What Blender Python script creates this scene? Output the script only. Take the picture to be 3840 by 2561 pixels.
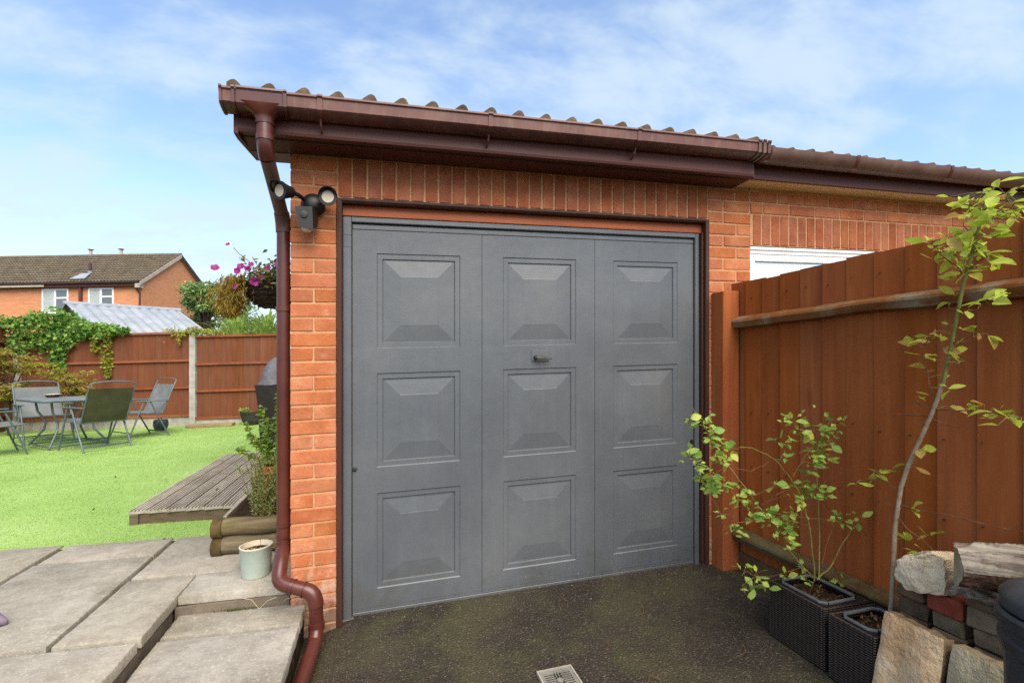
import bpy, math, random
import numpy as np
from mathutils import Vector, Matrix

# ------------------------------------------------------------------ camera, sky, sun, exposure
for o in list(bpy.data.objects):
    bpy.data.objects.remove(o)
scn = bpy.context.scene
COL = scn.collection
R = math.radians
FALL = 0.0289            # the plot falls about 1 in 35 along the garage row


def S(p):
    """plot coordinates (x along the garage front, y into the plot, height above the drive) -> world"""
    return Vector((p[0], p[1], p[2] + FALL * p[0]))


cam = bpy.data.cameras.new('camera')
cam.sensor_width = 36.0
cam.lens = 36.0 * 1839 / 3840
cam.shift_y = 0.0238
cam.clip_start = 0.05
cam.clip_end = 2000
camo = bpy.data.objects.new('camera', cam)
COL.objects.link(camo)
camo.location = (0.404, -2.57, 1.277)
camo.rotation_euler = (R(90), 0, R(-15.41))
scn.camera = camo

SUN_AZ, SUN_EL = R(170), R(50)
world = bpy.data.worlds.new('World')
scn.world = world
world.use_nodes = True
wt = world.node_tree
wt.nodes.clear()
sky = wt.nodes.new('ShaderNodeTexSky')
sky.sky_type = 'NISHITA'
sky.sun_disc = False
sky.sun_elevation = SUN_EL
sky.sun_rotation = SUN_AZ
sky.air_density = 1.0
sky.dust_density = 1.8
sky.ozone_density = 2.0
tc = wt.nodes.new('ShaderNodeTexCoord')
sep = wt.nodes.new('ShaderNodeSeparateXYZ')
wt.links.new(tc.outputs['Generated'], sep.inputs[0])


def wmath(op, a, b=None, clamp=False):
    n = wt.nodes.new('ShaderNodeMath')
    n.operation = op
    n.use_clamp = clamp
    for i, v in enumerate((a, b)):
        if v is None:
            continue
        if isinstance(v, (int, float)):
            n.inputs[i].default_value = v
        else:
            wt.links.new(v, n.inputs[i])
    return n.outputs[0]


zz = wmath('ADD', wmath('MAXIMUM', sep.outputs[2], 0.0), 0.35)     # flat cloud sheet seen in perspective
comb = wt.nodes.new('ShaderNodeCombineXYZ')
wt.links.new(wmath('DIVIDE', sep.outputs[0], zz), comb.inputs[0])
wt.links.new(wmath('DIVIDE', sep.outputs[1], zz), comb.inputs[1])


def wnoise(scale, detail, rough, dist=0.0, off=(0, 0, 0)):
    mp = wt.nodes.new('ShaderNodeMapping')
    mp.inputs['Location'].default_value = off
    mp.inputs['Rotation'].default_value = (0, 0, R(25))
    mp.inputs['Scale'].default_value = (1.0, 1.7, 1.0)
    wt.links.new(comb.outputs[0], mp.inputs[0])
    n = wt.nodes.new('ShaderNodeTexNoise')
    n.inputs['Scale'].default_value = scale
    n.inputs['Detail'].default_value = detail
    n.inputs['Roughness'].default_value = rough
    n.inputs['Distortion'].default_value = dist
    wt.links.new(mp.outputs[0], n.inputs[0])
    return n.outputs[0]


cl = wmath('ADD', wmath('MULTIPLY', wnoise(1.1, 4, 0.5, 0.6, (3.1, 0.4, 0)), 0.5), wmath('MULTIPLY', wnoise(4.2, 9, 0.6, 0.2, (7, 2, 0)), 0.5))
ramp = wt.nodes.new('ShaderNodeMapRange')
ramp.interpolation_type = 'SMOOTHSTEP'
ramp.inputs[1].default_value = 0.42
ramp.inputs[2].default_value = 0.63
ramp.inputs[3].default_value = 0.0
ramp.inputs[4].default_value = 0.8
wt.links.new(cl, ramp.inputs[0])
mix = wt.nodes.new('ShaderNodeMix')
mix.data_type = 'RGBA'
hz = wt.nodes.new('ShaderNodeMapRange')         # pale haze low in the sky, all the way round
hz.interpolation_type = 'SMOOTHSTEP'
for i_, v_ in ((1, -.02), (2, .34), (3, .82), (4, .0)):
    hz.inputs[i_].default_value = v_
wt.links.new(sep.outputs[2], hz.inputs[0])
wt.links.new(wmath('MAXIMUM', ramp.outputs[0], hz.outputs[0]), mix.inputs['Factor'])
wt.links.new(sky.outputs[0], mix.inputs['A'])
mix.inputs['B'].default_value = (2.25, 2.7, 3.1, 1)
bg = wt.nodes.new('ShaderNodeBackground')
bg.inputs['Strength'].default_value = 0.15
wt.links.new(mix.outputs['Result'], bg.inputs[0])
wo = wt.nodes.new('ShaderNodeOutputWorld')
wt.links.new(bg.outputs[0], wo.inputs[0])

sl = bpy.data.lights.new('sun', 'SUN')
sl.energy = 2.5
sl.angle = R(55)
sl.color = (1.0, 0.89, 0.73)
so = bpy.data.objects.new('sun', sl)
COL.objects.link(so)
sd = Vector((math.sin(SUN_AZ) * math.cos(SUN_EL), math.cos(SUN_AZ) * math.cos(SUN_EL), math.sin(SUN_EL)))
so.rotation_euler = sd.to_track_quat('Z', 'Y').to_euler()
so.location = (0, 0, 20)

scn.render.engine = 'CYCLES'
scn.cycles.use_denoising = False      # keep the fine texture of brick, turf and bark
scn.view_settings.view_transform = 'Standard'
scn.view_settings.look = 'None'
scn.view_settings.gamma = 1.0
scn.view_settings.use_curve_mapping = False
scn.view_settings.exposure = 1.12

# ------------------------------------------------------------------ mesh helpers
rnd = random.Random(11)
nrng = np.random.default_rng(5)
WLOC = {}


class M:
    def __init__(self):
        self.v = []
        self.f = []

    def add(self, vs, fs):
        b = len(self.v)
        self.v += [tuple(p) for p in vs]
        self.f += [tuple(i + b for i in q) for q in fs]
        return self

    def box(self, x0, x1, y0, y1, z0, z1, c=0.0, j=0.0, rg=None):
        """box with chamfered edges; j = jitter in metres"""
        rg = rg or rnd
        if x0 > x1: x0, x1 = x1, x0
        if y0 > y1: y0, y1 = y1, y0
        if z0 > z1: z0, z1 = z1, z0
        X, Y, Z = (x0, x1), (y0, y1), (z0, z1)
        if c <= 0:
            vs = [(X[i], Y[k], Z[l]) for i in (0, 1) for k in (0, 1) for l in (0, 1)]
            vs = [(a + rg.uniform(-j, j), b + rg.uniform(-j, j), d + rg.uniform(-j, j)) for a, b, d in vs]
            return self.add(vs, [(0, 1, 3, 2), (4, 6, 7, 5), (0, 4, 5, 1), (2, 3, 7, 6), (0, 2, 6, 4), (1, 5, 7, 3)])
        c = min(c, (x1 - x0) * .45, (y1 - y0) * .45, (z1 - z0) * .45)
        vs = []
        idx = {}
        for i in (0, 1):
            for k in (0, 1):
                for l in (0, 1):
                    sx, sy, sz = (1, -1)[i], (1, -1)[k], (1, -1)[l]
                    jj = (rg.uniform(-j, j), rg.uniform(-j, j), rg.uniform(-j, j))
                    for ax in range(3):
                        p = [X[i] + sx * c, Y[k] + sy * c, Z[l] + sz * c]
                        p[ax] = (X[i], Y[k], Z[l])[ax]
                        idx[(i, k, l, ax)] = len(vs)
                        vs.append((p[0] + jj[0], p[1] + jj[1], p[2] + jj[2]))
        fs = []
        I = idx
        for i in (0, 1):
            fs.append([I[(i, 0, 0, 0)], I[(i, 0, 1, 0)], I[(i, 1, 1, 0)], I[(i, 1, 0, 0)]][::(1 if i == 0 else -1)])
            fs.append([I[(0, i, 0, 1)], I[(1, i, 0, 1)], I[(1, i, 1, 1)], I[(0, i, 1, 1)]][::(1 if i == 0 else -1)])
            fs.append([I[(0, 0, i, 2)], I[(0, 1, i, 2)], I[(1, 1, i, 2)], I[(1, 0, i, 2)]][::(1 if i == 0 else -1)])
        for a in (0, 1):
            for b in (0, 1):
                fs.append([I[(0, a, b, 1)], I[(1, a, b, 1)], I[(1, a, b, 2)], I[(0, a, b, 2)]])
                fs.append([I[(a, 0, b, 0)], I[(a, 1, b, 0)], I[(a, 1, b, 2)], I[(a, 0, b, 2)]])
                fs.append([I[(a, b, 0, 0)], I[(a, b, 1, 0)], I[(a, b, 1, 1)], I[(a, b, 0, 1)]])
                for d in (0, 1):
                    fs.append([I[(a, b, d, 0)], I[(a, b, d, 1)], I[(a, b, d, 2)]])
        return self.add(vs, fs)

    def tube(self, path, r, seg=10, cap=True, flat=1.0):
        P = [Vector(p) for p in path]
        n = len(P)
        rs = list(r) if isinstance(r, (list, tuple)) else [r] * n
        up = None
        vs = []
        for i in range(n):
            t = (P[min(i + 1, n - 1)] - P[max(i - 1, 0)])
            t = t.normalized() if t.length > 1e-9 else Vector((0, 0, 1))
            if up is None:
                up = t.orthogonal().normalized()
            else:
                up = (up - t * up.dot(t))
                up = up.normalized() if up.length > 1e-6 else t.orthogonal().normalized()
            bi = t.cross(up)
            for k in range(seg):
                a = 2 * math.pi * k / seg
                vs.append(P[i] + (up * math.cos(a) + bi * math.sin(a) * flat) * rs[i])
        fs = []
        for i in range(n - 1):
            for k in range(seg):
                k2 = (k + 1) % seg
                fs.append((i * seg + k, i * seg + k2, (i + 1) * seg + k2, (i + 1) * seg + k))
        if cap:
            fs.append(tuple(range(seg))[::-1])
            fs.append(tuple((n - 1) * seg + k for k in range(seg)))
        return self.add(vs, fs)

    def lathe(self, prof, cx, cy, cz=0.0, seg=24, wob=0.0, caps=(1, 1)):
        """prof = [(radius, height)...]"""
        vs = []
        for (r, z) in prof:
            for k in range(seg):
                a = 2 * math.pi * k / seg
                q = r * (1 + (rnd.uniform(-wob, wob) if wob else 0))
                vs.append((cx + q * math.cos(a), cy + q * math.sin(a), cz + z))
        fs = []
        for i in range(len(prof) - 1):
            for k in range(seg):
                k2 = (k + 1) % seg
                fs.append((i * seg + k, i * seg + k2, (i + 1) * seg + k2, (i + 1) * seg + k))
        if caps[0]: fs.append(tuple(range(seg))[::-1])
        if caps[1]: fs.append(tuple((len(prof) - 1) * seg + k for k in range(seg)))
        return self.add(vs, fs)

    def extrude(self, prof, a, b, ax='x', slope=0.0, closed=True):
        """profile of (u, w) pairs swept from a to b; ax='x': u=y,w=z; ax='y': u=x,w=z"""
        n = len(prof)
        vs = []
        for e in (a, b):
            for (u, w) in prof:
                vs.append((e, u, w + slope * e) if ax == 'x' else (u, e, w + slope * e))
        fs = [(k, (k + 1) % n, n + (k + 1) % n, n + k) for k in range(n if closed else n - 1)]
        if closed:
            fs += [tuple(range(n))[::-1], tuple(range(n, 2 * n))]
        return self.add(vs, fs)

    def prism(self, poly, z0, z1, c=0.0):
        """polygon (x, y) pairs, counter-clockwise, raised from z0 to z1 with a small top chamfer"""
        n = len(poly)
        cx = sum(p[0] for p in poly) / n
        cy = sum(p[1] for p in poly) / n
        vs = [(x, y, z0) for x, y in poly] + [(x, y, z1 - c) for x, y in poly]
        rings = 2
        if c > 0:
            for x, y in poly:
                dx, dy = cx - x, cy - y
                L = math.hypot(dx, dy)
                vs.append((x + dx / L * c * 1.4, y + dy / L * c * 1.4, z1))
            rings = 3
        fs = [tuple(range(n))[::-1]]
        for r_ in range(rings - 1):
            fs += [(r_ * n + k, r_ * n + (k + 1) % n, (r_ + 1) * n + (k + 1) % n, (r_ + 1) * n + k) for k in range(n)]
        fs.append(tuple((rings - 1) * n + k for k in range(n)))
        return self.add(vs, fs)

    def leafs(self, pts, size, up=0.3, droop=0.0, aspect=0.5, outward=None):
        for i, p in enumerate(pts):
            s = size * rnd.uniform(0.65, 1.3)
            d = Vector((rnd.gauss(0, 1), rnd.gauss(0, 1), rnd.gauss(0, .6) - droop))
            if outward is not None:
                d += Vector(outward[i]) if isinstance(outward, list) else Vector(outward)
            d.normalize()
            nrm = Vector((rnd.gauss(0, .7), rnd.gauss(0, .7) - .25, 1 * up + rnd.gauss(0, .5)))
            side = d.cross(nrm)
            if side.length < 1e-4:
                continue
            side.normalize()
            nn = side.cross(d)
            p = Vector(p)
            w = s * aspect * .5
            self.add([p, p + d * s * .45 + side * w + nn * s * .1, p + d * s, p + d * s * .45 - side * w + nn * s * .1],
                     [(0, 1, 2), (0, 2, 3)])
        return self

    def mesh(self, name, origin, mats, smooth=False, raw=False):
        me = bpy.data.meshes.new(name)
        if raw:
            vs = [(x - origin[0], y - origin[1], z - origin[2]) for x, y, z in self.v]
        else:
            o = S(origin)
            vs = [(x - o[0], y - o[1], z + FALL * x - o[2]) for x, y, z in self.v]
        me.from_pydata(vs, [], self.f)
        for m in (mats if isinstance(mats, (list, tuple)) else [mats]):
            me.materials.append(m)
        if smooth:
            me.polygons.foreach_set('use_smooth', [True] * len(me.polygons))
            if smooth != 'all':
                me.set_sharp_from_angle(angle=R(38))
        me.update()
        return me


def link(name, me, wloc, parent=None, label=None, cat=None, group=None, kind=None):
    o = bpy.data.objects.new(name, me)
    COL.objects.link(o)
    WLOC[o.name] = Vector(wloc)
    if parent is not None:
        o.parent = parent
        o.location = Vector(wloc) - WLOC[parent.name]
    else:
        o.location = wloc
    tag(o, label, cat, group, kind)
    return o


def tag(o, label=None, cat=None, group=None, kind=None):
    if label: o['label'] = label
    if cat: o['category'] = cat
    if group: o['group'] = group
    if kind: o['kind'] = kind
    return o


def build(m, name, mat, parent=None, origin=None, smooth=False, raw=False, **kw):
    if origin is None:
        if m.v:
            a = np.array(m.v)
            origin = ((a[:, 0].min() + a[:, 0].max()) / 2, (a[:, 1].min() + a[:, 1].max()) / 2, a[:, 2].min())
        else:
            origin = (0, 0, 0)
    w = Vector(origin) if raw else S(origin)
    return link(name, m.mesh(name, origin, mat, smooth, raw), w, parent, **kw)


def empty(name, loc, label=None, cat=None, group=None, raw=False):
    o = bpy.data.objects.new(name, None)
    o.empty_display_size = 0.1
    COL.objects.link(o)
    w = Vector(loc) if raw else S(loc)
    o.location = w
    WLOC[o.name] = w
    return tag(o, label, cat, group)


def inst(name, me, loc, parent, rot=(0, 0, 0), scale=None):
    o = link(name, me, S(loc), parent)
    if rot != (0, 0, 0):
        o.rotation_euler = rot
    if scale is not None:
        o.scale = (scale,) * 3 if isinstance(scale, (int, float)) else scale
    return o


def copy_tree(o, parent=None):
    c = o.copy()
    COL.objects.link(c)
    c.parent = parent
    for ch in o.children:
        copy_tree(ch, c)
    return c


# ------------------------------------------------------------------ materials
def lin(c):
    if isinstance(c, str):
        c = tuple(int(c[i:i + 2], 16) / 255 for i in (0, 2, 4))
        c = tuple(x / 12.92 if x <= 0.04045 else ((x + 0.055) / 1.055) ** 2.4 for x in c)
    return (c[0], c[1], c[2], 1.0)


class NT:
    def __init__(self, name):
        self.m = bpy.data.materials.new(name)
        self.m.use_nodes = True
        self.t = self.m.node_tree
        self.b = self.t.nodes['Principled BSDF']

    def n(self, typ, **kw):
        n = self.t.nodes.new(typ)
        for k, v in kw.items():
            setattr(n, k, v)
        return n

    def l(self, a, b):
        self.t.links.new(a, b)

    def math(self, op, a, b=None, clamp=False):
        n = self.n('ShaderNodeMath', operation=op, use_clamp=clamp)
        for i, v in enumerate((a, b)):
            if v is None: continue
            if isinstance(v, (int, float)): n.inputs[i].default_value = v
            else: self.l(v, n.inputs[i])
        return n.outputs[0]

    def coord(self, kind='Object', stretch=(1, 1, 1), rand=True):
        if kind == 'Position':
            out = self.n('ShaderNodeNewGeometry').outputs['Position']
        else:
            out = self.n('ShaderNodeTexCoord').outputs[kind]
        if rand:
            oi = self.n('ShaderNodeObjectInfo')
            vm = self.n('ShaderNodeVectorMath', operation='ADD')
            sc = self.math('MULTIPLY', oi.outputs['Random'], 37.0)
            self.l(out, vm.inputs[0])
            self.l(sc, vm.inputs[1])
            out = vm.outputs[0]
        if stretch != (1, 1, 1):
            mp = self.n('ShaderNodeMapping')
            mp.inputs['Scale'].default_value = stretch
            self.l(out, mp.inputs[0])
            out = mp.outputs[0]
        return out

    def noise(self, vec, scale, detail=4, rough=.6, dist=0):
        n = self.n('ShaderNodeTexNoise')
        n.inputs['Scale'].default_value = scale
        n.inputs['Detail'].default_value = detail
        n.inputs['Roughness'].default_value = rough
        n.inputs['Distortion'].default_value = dist
        self.l(vec, n.inputs['Vector'])
        return n.outputs[0]

    def voro(self, vec, scale, out='Distance', feature='F1'):
        n = self.n('ShaderNodeTexVoronoi', feature=feature)
        n.inputs['Scale'].default_value = scale
        self.l(vec, n.inputs['Vector'])
        return n.outputs[out]

    def ramp(self, fac, stops):
        n = self.n('ShaderNodeValToRGB')
        e = n.color_ramp.elements
        while len(e) < len(stops): e.new(0.5)
        for el, (p, c) in zip(e, stops):
            el.position = p
            el.color = lin(c) if not isinstance(c, (int, float)) else (c, c, c, 1)
        self.l(fac, n.inputs[0])
        return n.outputs[0]

    def mix(self, fac, a, b, typ='MIX'):
        n = self.n('ShaderNodeMix', data_type='RGBA', blend_type=typ)
        for i, v in ((('Factor'), fac), ('A', a), ('B', b)):
            if isinstance(v, (int, float)) and i == 'Factor': n.inputs[i].default_value = v
            elif isinstance(v, (str, tuple)): n.inputs[i].default_value = lin(v)
            else: self.l(v, n.inputs[i])
        return n.outputs['Result']

    def hsv(self, col, rand, h=.02, s=.15, v=.25):
        """per-object shift of hue, saturation, value driven by a 0..1 value"""
        n = self.n('ShaderNodeHueSaturation')
        r2 = self.math('FRACT', self.math('MULTIPLY', rand, 7.31))
        r3 = self.math('FRACT', self.math('MULTIPLY', rand, 13.77))
        self.l(self.math('ADD', self.math('MULTIPLY', rand, h), .5 - h / 2), n.inputs['Hue'])
        self.l(self.math('ADD', self.math('MULTIPLY', r2, s), 1 - s / 2), n.inputs['Saturation'])
        self.l(self.math('ADD', self.math('MULTIPLY', r3, v), 1 - v / 2), n.inputs['Value'])
        self.l(col, n.inputs['Color'])
        return n.outputs[0]

    def bump(self, h, strength=.4, dist=.01, chain=None):
        n = self.n('ShaderNodeBump')
        n.inputs['Strength'].default_value = strength
        n.inputs['Distance'].default_value = dist
        self.l(h, n.inputs['Height'])
        if chain is not None: self.l(chain, n.inputs['Normal'])
        return n.outputs[0]

    def fin(self, col, rough=.7, normal=None, spec=.4, metal=0.0, coat=0.0):
        if isinstance(col, (str, tuple)): self.b.inputs['Base Color'].default_value = lin(col)
        else: self.l(col, self.b.inputs['Base Color'])
        if isinstance(rough, (int, float)): self.b.inputs['Roughness'].default_value = rough
        else: self.l(rough, self.b.inputs['Roughness'])
        self.b.inputs['Specular IOR Level'].default_value = spec
        self.b.inputs['Metallic'].default_value = metal
        self.b.inputs['Coat Weight'].default_value = coat
        if normal is not None: self.l(normal, self.b.inputs['Normal'])
        return self.m


def simple(name, stops, scale=6, rough=.7, bs=.3, bscale=40, bd=.004, spec=.4, kind='Object', stretch=(1, 1, 1), var=None, metal=0, detail=5, rvar=.12, coat=0):
    """mottled surface: colour ramp over noise, per-object variation, fine relief, uneven gloss"""
    t = NT(name)
    v = t.coord(kind, stretch)
    nz = t.noise(v, scale, detail)
    col = t.ramp(nz, stops)
    if var:
        col = t.hsv(col, t.n('ShaderNodeObjectInfo').outputs['Random'], *var)
    fine = t.noise(v, bscale, 4)
    rr = t.math('ADD', t.math('MULTIPLY', nz, rvar * 2), rough - rvar)
    return t.fin(col, rr, t.bump(fine, bs, bd), spec, metal, coat)


def leafmat(name, cols, trans=.35, per='island', rough=.5):
    t = NT(name)
    if per == 'island':
        r = t.n('ShaderNodeNewGeometry').outputs['Random Per Island']
    else:
        r = t.n('ShaderNodeObjectInfo').outputs['Random']
    col = t.ramp(r, cols)
    big = t.noise(t.coord('Position', rand=False), 5.0, 2)
    col = t.mix(t.math('MULTIPLY', big, .35), col, cols[0][1])
    t.fin(col, rough, None, .35)
    tr = t.n('ShaderNodeBsdfTranslucent')
    t.l(col, tr.inputs[0])
    mx = t.n('ShaderNodeMixShader')
    mx.inputs[0].default_value = trans
    t.l(t.b.outputs[0], mx.inputs[1])
    t.l(tr.outputs[0], mx.inputs[2])
    t.l(mx.outputs[0], t.t.nodes['Material Output'].inputs[0])
    return t.m


def brickmat(name, stops, dark, white=False):
    t = NT(name)
    v = t.coord('Object')
    oi = t.n('ShaderNodeObjectInfo').outputs['Random']
    base = t.ramp(t.noise(v, 9, 5), stops)
    patch = t.ramp(t.noise(v, 5, 2, .4), [(.46, 0.0), (.62, 1.0)])
    gate = t.math('GREATER_THAN', t.math('FRACT', t.math('MULTIPLY', oi, 5.13)), .45)
    base = t.mix(t.math('MULTIPLY', t.math('MULTIPLY', patch, gate), .5), base, dark)
    spk = t.ramp(t.noise(v, 160, 2), [(.3, 0.0), (.36, 1.0)])
    base = t.mix(t.math('MULTIPLY', t.math('SUBTRACT', 1.0, spk), .6), base, '5a2c1a')
    base = t.hsv(base, oi, .005, .08, .12)
    if white:       # salt bloom creeping up the lowest courses
        pos = t.n('ShaderNodeNewGeometry').outputs['Position']
        sp = t.n('ShaderNodeSeparateXYZ')
        t.l(pos, sp.inputs[0])
        low = t.math('SUBTRACT', 1.0, t.math('MULTIPLY', t.math('ADD', sp.outputs[2], .05), 2.0), True)
        nz = t.math('ADD', t.noise(pos, 14, 5, .7), t.math('MULTIPLY', low, .32))
        base = t.mix(t.math('MULTIPLY', t.ramp(nz, [(.60, 0.0), (.82, 1.0)]), .75), base, 'c3ab98')
        nz2 = t.math('ADD', t.noise(pos, 9, 4, .6), t.math('MULTIPLY', low, .42))
        base = t.mix(t.math('MULTIPLY', t.ramp(nz2, [(.70, 0.0), (.90, 1.0)]), .75), base, '5d4636')
    pg = t.n('ShaderNodeNewGeometry').outputs['Position']
    base = t.mix(t.math('MULTIPLY', t.ramp(t.noise(pg, 2.3, 5, .65), [(.42, 0.0), (.72, 1.0)]), .12), base, '6e4a38')
    base = t.mix(t.math('MULTIPLY', t.ramp(t.noise(pg, 26, 4, .7), [(.55, 0.0), (.75, 1.0)]), .3), base, 'c79a78')
    h = t.math('ADD', t.math('MULTIPLY', t.noise(v, 30, 4), .7), t.math('MULTIPLY', t.noise(v, 150, 3), .4))
    return t.fin(base, .9, t.bump(h, .8, .006), .2)


def wood(name, stops, along='z', rough=.75, knots=False, var=(.02, .15, .3), scale=3.0, bs=.35, spec=.3, weather=None, rotz=0.0):
    t = NT(name)
    st = {'x': (.06, 1, 1), 'y': (1, .06, 1), 'z': (1, 1, .06)}[along]
    v0 = t.coord('Object')
    if rotz:
        mr = t.n('ShaderNodeMapping')
        mr.inputs['Rotation'].default_value = (0, 0, rotz)
        t.l(v0, mr.inputs[0])
        v0 = mr.outputs[0]
    mp = t.n('ShaderNodeMapping')
    mp.inputs['Scale'].default_value = st
    t.l(v0, mp.inputs[0])
    v = mp.outputs[0]
    g = t.noise(v, scale * 12, 6, .65, .6)
    big = t.noise(v0, 2.2, 4, .6)
    col = t.ramp(t.math('ADD', t.math('MULTIPLY', g, .65), t.math('MULTIPLY', big, .35)), stops)
    if knots:
        mk = t.n('ShaderNodeMapping')
        mk.inputs['Scale'].default_value = {'x': (.35, 1, 1), 'y': (1, .35, 1), 'z': (1, 1, .35)}[along]
        t.l(v0, mk.inputs[0])
        k = t.ramp(t.voro(mk.outputs[0], 7.0), [(.04, 1.0), (.16, 0.0)])
        col = t.mix(t.math('MULTIPLY', k, .55), col, stops[0][1])
    if weather:
        wn = t.ramp(t.noise(v0, 6, 5, .7), [(.48, 0.0), (.68, 1.0)])
        col = t.mix(t.math('MULTIPLY', wn, weather[1]), col, weather[0])
    if var:
        col = t.hsv(col, t.n('ShaderNodeObjectInfo').outputs['Random'], *var)
    return t.fin(col, t.math('ADD', t.math('MULTIPLY', big, .2), rough - .1), t.bump(g, bs, .003), spec)

MT = {}
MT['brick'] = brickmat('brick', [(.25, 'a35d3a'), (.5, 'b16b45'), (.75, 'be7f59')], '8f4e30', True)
MT['soldier_shaded'] = brickmat('shaded_soldier_brick', [(.25, '8f5036'), (.5, '9d5d40'), (.75, 'aa6d4e')], '7f4530')  # same brick as the piers, shade under the eaves mixed into its colour
MT['mortar'] = simple('mortar', [(.3, 'ae7f59'), (.6, 'c0926c'), (.8, 'caa482')], 20, .92, .6, 90, .004, .15, 'Position')
MT['pvc'] = simple('brown_plastic', [(.3, '45211b'), (.6, '54281f'), (.8, '5f3428')], 5, .30, .05, 60, .001, .5, 'Position', rvar=.08)
t = NT('weathered_brown_plastic')           # sun-faded, grimy gutter plastic with water streaks
v = t.coord('Position', rand=False)
cb = t.ramp(t.noise(v, 7, 5), [(.3, '4f2c24'), (.55, '613930'), (.8, '764c3f')])
cb = t.mix(t.math('MULTIPLY', t.ramp(t.noise(t.coord('Position', (3, 3, .6), False), 9, 5, .7), [(.5, 0.0), (.72, 1.0)]), .45), cb, '7d6a5a')
MT['gutter'] = t.fin(cb, .5, t.bump(t.noise(v, 70, 3), .12, .002), .45)
MT['pvc_old'] = simple('faded_brown_plastic', [(.3, '4a332b'), (.55, '5e4338'), (.8, '735c4d')], 6, .5, .15, 70, .002, .4, 'Position')
MT['fascia'] = wood('fascia_brown', [(.3, '43221d'), (.55, '552d26'), (.8, '663a31')], 'x', .5, var=None, bs=.12)
MT['soffit_cream'] = wood('cream_soffit', [(.3, 'c2ad82'), (.55, 'd6c296'), (.8, 'e2d0a8')], 'x', .7, var=None, bs=.1)
MT['timber_orange'] = wood('varnished_head', [(.3, '7c3a18'), (.55, '994d20'), (.8, 'ad602c')], 'x', .5, var=None)
MT['timber_dark'] = wood('dark_stained_timber', [(.3, '2e1a14'), (.55, '41261d'), (.8, '5b3c2d')], 'z', .6, var=None)

t = NT('grey_door_paint')       # orange-peel metal paint, scuffs near the bottom, grime streaks
v = t.coord('Position', rand=False)
n1 = t.noise(v, 1.6, 5, .6)
col = t.ramp(n1, [(.3, '4f5358'), (.55, '595d61'), (.75, '636566')])
col = t.mix(t.math('MULTIPLY', t.ramp(t.noise(t.coord('Position', (14, 14, 1.2), False), 2.2, 5, .7), [(.52, 0.0), (.75, 1.0)]), .10), col, '7e8282')
col = t.mix(t.math('MULTIPLY', t.ramp(t.noise(v, 330, 2, .7), [(.3, 1.0), (.7, 0.0)]), .22), col, '3f4346')
sp = t.n('ShaderNodeSeparateXYZ')
t.l(v, sp.inputs[0])
lowz = t.math('MULTIPLY', t.math('SUBTRACT', .19, sp.outputs[2]), 9.0, True)
midx = t.math('MULTIPLY', t.math('SUBTRACT', .75, t.math('ABSOLUTE', t.math('SUBTRACT', sp.outputs[0], 1.55))), 3.0, True)
region = t.math('MULTIPLY', lowz, midx)
ch = t.math('MULTIPLY', t.ramp(t.noise(v, 55, 3, .6), [(.66, 0.0), (.69, 1.0)]), region)
col = t.mix(t.math('MULTIPLY', t.ramp(t.math('ADD', t.noise(v, 7, 5, .7), t.math('MULTIPLY', t.math('MULTIPLY', t.math('SUBTRACT', .32, sp.outputs[2]), 2.2, True), .4)), [(.62, 0.0), (.85, 1.0)]), .45), col, '4a4740')
col = t.mix(ch, col, '2c3f74')
ch2 = t.math('MULTIPLY', t.ramp(t.noise(t.coord('Position', (1, 1, 2), False), 75, 3, .6), [(.70, 0.0), (.72, 1.0)]), region)
col = t.mix(ch2, col, 'c9cdd0')
spk = t.ramp(t.noise(v, 90, 2), [(.22, 1.0), (.26, 0.0)])
col = t.mix(t.math('MULTIPLY', spk, .5), col, '3a3e44')
bump = t.bump(t.noise(v, 260, 2), .22, .002)
bump = t.bump(t.noise(v, 3.0, 3), .25, .02, bump)
MT['door'] = t.fin(col, t.math('ADD', t.math('MULTIPLY', n1, .18), .30), bump, .5)
MT['steel_dark'] = simple('dark_steel', [(.3, '2a2a2a'), (.7, '4b4a47')], 30, .45, .2, 80, .001, .5, metal=.5)

t = NT('asphalt')               # worn tarmac with pale chippings, moss and damp patches
v = t.coord('Position', rand=False)
big = t.noise(v, 1.3, 5, .6)
base = t.ramp(big, [(.3, '211c17'), (.5, '2c2620'), (.7, '383028')])
base = t.mix(t.math('MULTIPLY', t.ramp(t.noise(v, 2.4, 6, .7, .4), [(.44, 0.0), (.58, 1.0)]), .6), base, '16130f')
moss = t.ramp(t.noise(v, 1.7, 7, .72), [(.47, 0.0), (.60, 1.0)])
base = t.mix(t.math('MULTIPLY', moss, .75), base, '3d3d22')
base = t.mix(t.math('MULTIPLY', t.ramp(t.noise(v, .8, 4, .6), [(.45, 0.0), (.65, 1.0)]), .3), base, '43382c')
cell = t.n('ShaderNodeTexVoronoi')
cell.inputs['Scale'].default_value = 95
t.l(v, cell.inputs['Vector'])
sepc = t.n('ShaderNodeSeparateColor')
t.l(cell.outputs['Color'], sepc.inputs[0])
pick = t.math('GREATER_THAN', sepc.outputs[0], .87)
near = t.math('LESS_THAN', cell.outputs['Distance'], .33)
stone = t.mix(sepc.outputs[1], '7a7062', '463f35')
base = t.mix(t.math('MULTIPLY', t.math('MULTIPLY', pick, near), .8), base, stone)
c2 = t.n('ShaderNodeTexVoronoi')
c2.inputs['Scale'].default_value = 210
t.l(v, c2.inputs['Vector'])
s2 = t.n('ShaderNodeSeparateColor')
t.l(c2.outputs['Color'], s2.inputs[0])
base = t.mix(t.math('MULTIPLY', t.math('GREATER_THAN', s2.outputs[0], .90), .4), base, '6d6253')
hh = t.math('ADD', t.math('MULTIPLY', cell.outputs['Distance'], -1.0), t.noise(v, 60, 4))
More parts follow.
